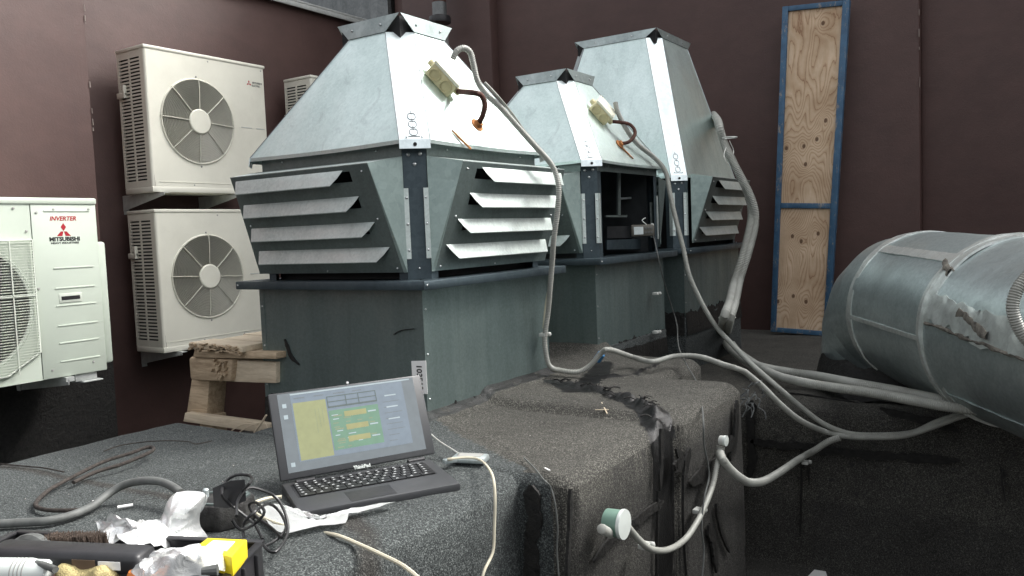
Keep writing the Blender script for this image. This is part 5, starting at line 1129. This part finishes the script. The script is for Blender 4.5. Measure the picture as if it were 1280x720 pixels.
def cloth_sheet(name, label, cat, outline, peak, mat, amp=.012, sc=22, org=None, rings_=20, seed=0, base=.87, stepp=.006):
    """crumpled bag: outline on the ground, domed to the peak point, folded by noise"""
    Bp = spline(outline + [outline[0]], stepp); n_ = len(Bp); pk = Vector(peak); vs = [pk]
    for k in range(1, rings_ + 1):
        f = k / rings_
        for i, p in enumerate(Bp):
            q = pk.lerp(p, f); q.z = p.z + (pk.z - p.z) * (1 - f ** 1.7)
            nz = noise.noise_vector(q * sc + Vector((seed, 0, 0))); rid = 1 - abs(noise.noise(q * sc * .8 + Vector((seed, 5, 0)))) * 2 + .55 * (1 - 2.4 * abs(noise.noise(q * sc * 2.1 + Vector((3, seed, 0)))))
            vs.append(q + nz * amp * (.5 + .5 * f) + zup * max(0, rid) * amp * .9)
    fs = [(0, 1 + i, 2 + i) for i in range(n_ - 1)] + [(1 + (k-1)*n_ + i, 1 + k*n_ + i, 2 + k*n_ + i, 2 + (k-1)*n_ + i) for k in range(1, rings_) for i in range(n_ - 1)]
    mb = MB(); mb.add(vs, fs); return single(name, mb, mat, label, cat, outline[0], sharp=28)
cloth_sheet('plastic_bag', 'flat crumpled white plastic bag lying behind the tool tray', 'plastic bag', [(-1.407,0.770,0.910),(-1.361,0.767,0.930),(-1.309,0.757,0.950),(-1.305,0.786,0.930),(-1.299,0.829,0.910),(-1.291,0.858,0.890),(-1.220,0.824,0.890),(-1.204,0.770,0.900),(-1.191,0.721,0.930),(-1.234,0.714,0.930)], [(-1.221,0.745,0.935)][0], M['film'], .010, 26, seed=1)
# upright crumpled bag: an upright folded sheet with volume
def upright_bag(label, outline_f, depth, seed):
    F_ = spline(outline_f + [outline_f[0]], .004); n_ = len(F_); c = sum(F_, Vector()) / n_; mb = MB(); vs = []; rings_ = 18; side = Vector((.55, -.83, .1)).normalized()
    for sgn in (1, -1):
        vs2 = []
        for k in range(rings_ + 1):
            f = k / rings_
            for p in F_:
                q = c.lerp(p, f); bul = depth * math.sqrt(max(0, 1 - f * f)) * sgn; nn_ = noise.noise_vector(q * 24 + Vector((seed + sgn, 0, 0))); rid = abs(noise.noise(q * 18 + Vector((seed, 3, sgn))))
                vs2.append(q + side * (bul + (.030 * (.5 - rid) + .016 * (.4 - abs(noise.noise(q * 48 + Vector((seed, 8, sgn)))))) * (1 - f**4)) + nn_ * .009)
        if sgn == 1: mb.add(vs2, [(k*n_+i, (k+1)*n_+i, (k+1)*n_+i+1, k*n_+i+1) for k in range(rings_) for i in range(n_-1)])
        else: mb.add(vs2, [(k*n_+i, k*n_+i+1, (k+1)*n_+i+1, (k+1)*n_+i) for k in range(rings_) for i in range(n_-1)])
    return single('plastic_bag', mb, M['film'], label, 'plastic bag', outline_f[0], sharp=28)
upright_bag('crumpled white plastic bag standing up at the end of the grey rubber cable', [(-1.295,0.865,0.964),(-1.278,0.877,0.968),(-1.257,0.890,0.960),(-1.260,0.886,0.941),(-1.266,0.881,0.920),(-1.264,0.881,0.899),(-1.254,0.885,0.879),(-1.263,0.878,0.865),(-1.285,0.863,0.849),(-1.317,0.842,0.850),(-1.337,0.829,0.860),(-1.328,0.838,0.891),(-1.317,0.848,0.930),(-1.307,0.856,0.951)], .035, 4)

# rough dark magnetic stand with a black box on it
c = Vector([(-1.344,0.991,0.862)][0]); t = thing('block_stand', 'rough dark octagonal cast block with worn metal edges behind the yellow box', 'cast block', c)
mb = MB(); mb.prism(c, c + zup * .048, .062, 8, .060); sub('block', mb, simple('worn_dark_casting', (.035, .034, .033), .5, .4, .5, 60, .4, .8, (.16, .16, .15)), t, bevel=.005)
mb = MB()
for k in range(8):
    a_ = 2 * math.pi * (k + .5) / 8; d_ = Vector((math.cos(a_), math.sin(a_), 0))
mb.lathe([(.045, 0), (.045, .004), (.052, .004), (.052, 0)], c + zup * .047, zup, 8); sub('rim', mb, M['zinc_mid'], t)
mb = MB(); mb.lathe([(.006, 0), (.006, .014), (.004, .016)], c + zup * .048 + Vector((-.035, -.012, 0)), zup, 10); sub('bolt', mb, M['zinc_bright'], t)
q = [(-1.256,0.903,0.968),(-1.232,0.919,0.969),(-1.200,0.941,0.981),(-1.200,0.937,0.939),(-1.229,0.917,0.926),(-1.254,0.901,0.929)]; mb = MB(); t = thing('black_box', 'matt black adapter box standing on the rough cast block', 'adapter box', q[5])
f = [Vector(p) for p in (q[5], q[4], q[1], q[0])]; s2 = [Vector(p) for p in (q[4], q[3], q[2], q[1])]
bk = Vector((-.012, .03, 0)); mb.add(f + [p + (Vector(q[3]) - Vector(q[4])) for p in f], [(0,1,2,3), (7,6,5,4), (0,4,5,1), (1,5,6,2), (2,6,7,3), (3,7,4,0)]); sub('case', mb, M['black'], t, bevel=.003)
bc = [[(-1.303,1.000,0.919),(-1.188,0.923,0.970),(-1.187,0.939,0.980),(-1.219,0.956,0.980),(-1.240,0.946,0.980),(-1.253,0.932,0.970),(-1.223,0.900,0.960),(-1.228,0.916,0.940),(-1.215,0.930,0.920),(-1.188,0.938,0.900),(-1.147,0.921,0.885)],
      [(-1.153,0.875,0.940),(-1.196,0.913,0.950),(-1.210,0.947,0.960),(-1.201,0.971,0.950),(-1.195,0.996,0.930),(-1.164,0.988,0.910),(-1.138,0.971,0.890),(-1.116,0.943,0.880),(-1.100,0.909,0.875),(-1.118,0.908,0.875),(-1.140,0.915,0.880)],
      [(-1.168,0.877,0.930),(-1.164,0.889,0.910),(-1.176,0.929,0.905),(-1.150,0.931,0.930),(-1.233,0.980,0.920),(-1.280,1.002,0.900),(-1.244,0.987,0.890),(-1.188,0.976,0.880),(-1.133,0.951,0.880)],
      [(-1.172,0.902,0.890),(-1.182,0.910,0.910),(-1.166,0.923,0.930),(-1.203,0.985,0.920),(-1.196,1.004,0.900),(-1.153,0.979,0.885),(-1.144,0.948,0.875),(-1.139,0.917,0.875)]]
for P, lab in zip(bc, ('black cable looping over the top of the black adapter box', 'black cable arching widest to the right towards the laptop', 'tangled black cable low between the cast block and the laptop', 'black cable standing in a loop behind the tool tray corner')): lab_tube('black_cable', P, .0028, M['black_cable'], lab, 'cable', 'black cables tangled by the cast block', corr=False, n=7)
q = Vector([(-1.272,1.072,0.867)][0])

# tool tray
t0 = [Vector(p) for p in [(-1.055,0.844,0.925),(-1.443,0.693,0.925)]]; BR, BL = t0; ex = (BL - BR).normalized(); FRd = (Vector([(-0.987,0.721,0.925)][0]) - BR).normalized()
ey = FRd; LX, LY, HT = .46, .30, .062
t = thing('tool_tray', 'open black plastic tool tray full of bits in the bottom left corner', 'tool tray', BR - zup * HT)
def tray_pt(u_, v_, z_): return BR + ex * u_ + ey * v_ + zup * (z_)
def rail3(name, u0, v0, u1, v1, w, zt, zb_):
    p, q = tray_pt(u0, v0, 0), tray_pt(u1, v1, 0); d_ = (q - p).normalized(); s_ = Vector((-d_.y, d_.x, 0)) * w
    mb = MB(); mb.obox((p + q) / 2 + zup * (zt + zb_) / 2, (q - p) / 2, s_, zup * (zt - zb_) / 2); return sub(name, mb, M['black'], t, bevel=.002)
rail3('side_wall', 0, 0, LX, 0, .0022, -.002, -HT); rail3('side_wall', 0, 0, 0, LY, .0022, -.002, -HT); rail3('side_wall', LX, 0, LX, LY, .0022, -.002, -HT); rail3('side_wall', 0, LY, LX, LY, .0022, -.002, -HT)
rail3('rim', -.004, 0, LX, 0, .007, 0, -.005); rail3('rim', 0, .007, 0, LY, .007, .0005, -.0045); rail3('rim', LX, .007, LX, LY, .007, .0005, -.0045)
mb = MB(); mb.plate([tray_pt(0, 0, -HT + .004), tray_pt(LX, 0, -HT + .004), tray_pt(LX, LY, -HT + .004), tray_pt(0, LY, -HT + .004)], .004, (0, 0, 1)); sub('tray_floor', mb, M['black'], t)
for k in range(5): rail3('side_rib', -.004, .03 + k * .05, -.004, .036 + k * .05, .004, -.01, -HT)
# items in and on it
P = [Vector(p) for p in [(-1.321,0.571,0.952),(-1.243,0.608,0.952),(-1.152,0.642,0.952),(-1.092,0.660,0.952),(-1.079,0.670,0.952)]]
t2 = thing('black_tool_case', 'long black tool case with rounded end and a small white label in the tray', 'tool case', P[0])
a_, b_ = P[0], Vector([(-1.100,0.678,0.945)][0]); d_ = (b_ - a_).normalized(); s_ = Vector((-d_.y, d_.x, 0)); mb = MB(); mb.obox((a_ + b_) / 2, (b_ - a_) / 2, s_ * .025, zup * .016); sub('case', mb, M['black'], t2, bevel=.010, segs=3)
mb = MB(); lc_ = b_ - d_ * .045 - s_ * .0255; mb.obox(lc_, d_ * .017, s_ * .0005, zup * .006); sub('white_label', mb, M['paper'], t2); mb = MB(); lc_ = b_ - d_ * .085 - s_ * .0255; mb.obox(lc_, d_ * .018, s_ * .0004, zup * .007); sub('worn_label', mb, simple('brown_worn_label', (.12, .08, .05), .8), t2)
P = [(-1.329,0.652,0.945),(-1.312,0.668,0.945),(-1.285,0.686,0.945),(-1.254,0.694,0.945)]; t2 = thing('wire_brush', 'wire brush with worn brown bristles and a grey handle in the tray', 'brush', P[0])
mb = MB(); a_, b_ = Vector(P[0]), Vector(P[-1])
for i in range(900):
    p = a_.lerp(b_, random.random()) + Vector((random.uniform(-.012, .012), random.uniform(-.012, .012), -.01)); mb.tube([p, p + Vector((random.uniform(-.006, .006), random.uniform(-.006, .006), .017))], .0006, 3)
o = sub('bristles', mb, M['bristle'], t2); o['kind'] = 'stuff'
mb = MB(); mb.obox((a_ + b_) / 2 - zup * .016, (b_ - a_) * .52, Vector((.006, .012, 0)), zup * .006); sub('brush_head', mb, M['black'], t2, bevel=.002)
mb = MB(); mb.tube(spline([(-1.271,0.652,0.935),(-1.311,0.642,0.940),(-1.340,0.639,0.945),(-1.371,0.633,0.940),(-1.372,0.621,0.935)], .01), lambda s_: .010 - .002 * math.sin(s_ * 60), 10); sub('handle', mb, M['rubber'], t2)
a_, b_ = [Vector(p) for p in [(-1.319,0.542,0.935),(-1.210,0.599,0.935)]]; t2 = thing('spray_can', 'white spray can lying in the front of the tray at the left edge', 'spray can', a_)
mb = MB(); L_ = (b_ - a_).length; mb.lathe([(.0, 0), (.021, .002), (.022, .006), (.022, L_ - .03), (.0205, L_ - .022), (.020, L_ - .004), (.016, L_)], a_, b_ - a_, 24); sub('can', mb, M['white_pl'], t2)
for k in range(4): mb = MB(); mb.lathe([(.0223, 0), (.0225, .001), (.0223, .002)], a_ + (b_ - a_) * (.55 + k * .05), b_ - a_, 24); sub('grey_ring_print', mb, M['fan'], t2)
a_, b_ = [Vector(p) for p in [(-1.209,0.612,0.935),(-1.118,0.635,0.935)]]; mb = MB(); rs = []; n_ = 20; d_ = (b_ - a_).normalized(); s_ = Vector((-d_.y, d_.x, 0))
for k in range(16):
    f = k / 15; c_ = a_.lerp(b_, f) - zup * (.006 * math.sin(f * 3)); r_ = .020 * (math.sin(min(1, f * 6) * 1.57) * math.sin(min(1, (1 - f) * 6) * 1.57) + .02) * (1 + .15 * math.sin(f * 9)); rs.append([c_ + (s_ * math.cos(2*math.pi*j/n_) * 1.2 + zup * math.sin(2*math.pi*j/n_) * .75) * r_ for j in range(n_)])
mb = loft(rs); crumple(mb, .007, 55, 3); single('work_glove', mb, M['cloth'], 'rolled up stained yellowish work glove lying in the tray', 'glove', a_, sharp=60)
q = [Vector(p) for p in [(-1.065,0.731,0.952),(-1.082,0.766,0.952),(-1.019,0.790,0.952),(-0.982,0.733,0.952)]]; t2 = thing('yellow_box', 'small yellow cardboard box with a white label at the back corner of the tray', 'cardboard box', q[0] - zup * .03)
mb = MB(); mb.add([p - zup * .030 for p in q] + q, [(0,1,2,3),(7,6,5,4),(0,4,5,1),(1,5,6,2),(2,6,7,3),(3,7,4,0)]); sub('carton', mb, M['yellow'], t2, bevel=.002)
c_ = sum(q, Vector()) / 4; mb = MB(); mb.add([c_.lerp(p, .55) + zup * .0008 for p in q] + [c_.lerp(p, .55) + zup * .0002 for p in q], [(3,2,1,0),(0,1,5,4),(1,2,6,5),(2,3,7,6),(3,0,4,7)]); sub('white_label', mb, M['paper'], t2)
cloth_sheet('plastic_bag', 'crumpled white plastic bag spilling over the front of the tool tray', 'plastic bag', [(-1.122,0.668,0.930),(-1.116,0.687,0.940),(-1.093,0.712,0.945),(-1.066,0.740,0.940),(-1.041,0.757,0.935),(-1.012,0.752,0.930),(-0.991,0.725,0.930),(-0.993,0.693,0.930),(-1.030,0.649,0.930),(-1.082,0.640,0.930)], [(-1.004,0.673,0.965)][0], M['film'], .010, 28, seed=9)
a_, b_ = [Vector(p) for p in [(-0.971,0.675,0.955),(-0.955,0.689,0.955)]]; mb = MB(); mb.prism(a_, b_, .005, 10, .008); single('dark_socket', mb, M['rubber'], 'small dark grey socket on the crumpled bag in the tray', 'socket', a_)
mb = MB(); a_ = Vector([(-1.094,0.654,0.935)][0]); mb.lathe([(.012, -.02), (.013, .0), (.009, .006), (0, .008)], a_, (0, -.2, 1), 14); single('orange_cap', mb, simple('orange_plastic', (.70, .22, .05), .5), 'orange cap beside the crumpled bag in the tray', 'cap', a_)
mb = MB(); a_ = Vector([(-1.192,0.596,0.935)][0]); mb.lathe([(.007, -.02), (.008, .0), (0, .006)], a_, (0, -.2, 1), 12); single('red_cap', mb, M['red'], 'small red cap between the spray can and the glove', 'cap', a_)
lab_tube('black_cable', [(-1.294,0.554,0.950),(-1.255,0.574,0.950),(-1.221,0.585,0.950),(-1.178,0.585,0.950)], .005, M['rubber'], 'thick dark cable lying behind the spray can in the tray', 'cable', corr=False, n=8)

# grit and small stones lying on the felt
mb = MB(); rg = random.Random(21)
for i in range(260):
    gx, gy = (rg.uniform(-2.2, -1.02), rg.uniform(.5, 1.5)) if i < 150 else (rg.uniform(-1.45, -.9), rg.uniform(1.6, 2.9))
    c = Vector((gx, gy, roof_z(gx, gy) + .0012)); r_ = rg.uniform(.0008, .0026); vs = [c + Vector((rg.uniform(-r_, r_), rg.uniform(-r_, r_), rg.uniform(-r_*.5, r_))) for _ in range(4)]
    mb.add(vs, [(0,1,2), (0,2,3), (0,3,1), (1,3,2)])
o = link('grit', mb, simple('pale_grit', (.24, .23, .21), .9, 0, .5, 80)); o['kind'] = 'stuff'; o['label'] = 'loose pale grit scattered over the dark felt'
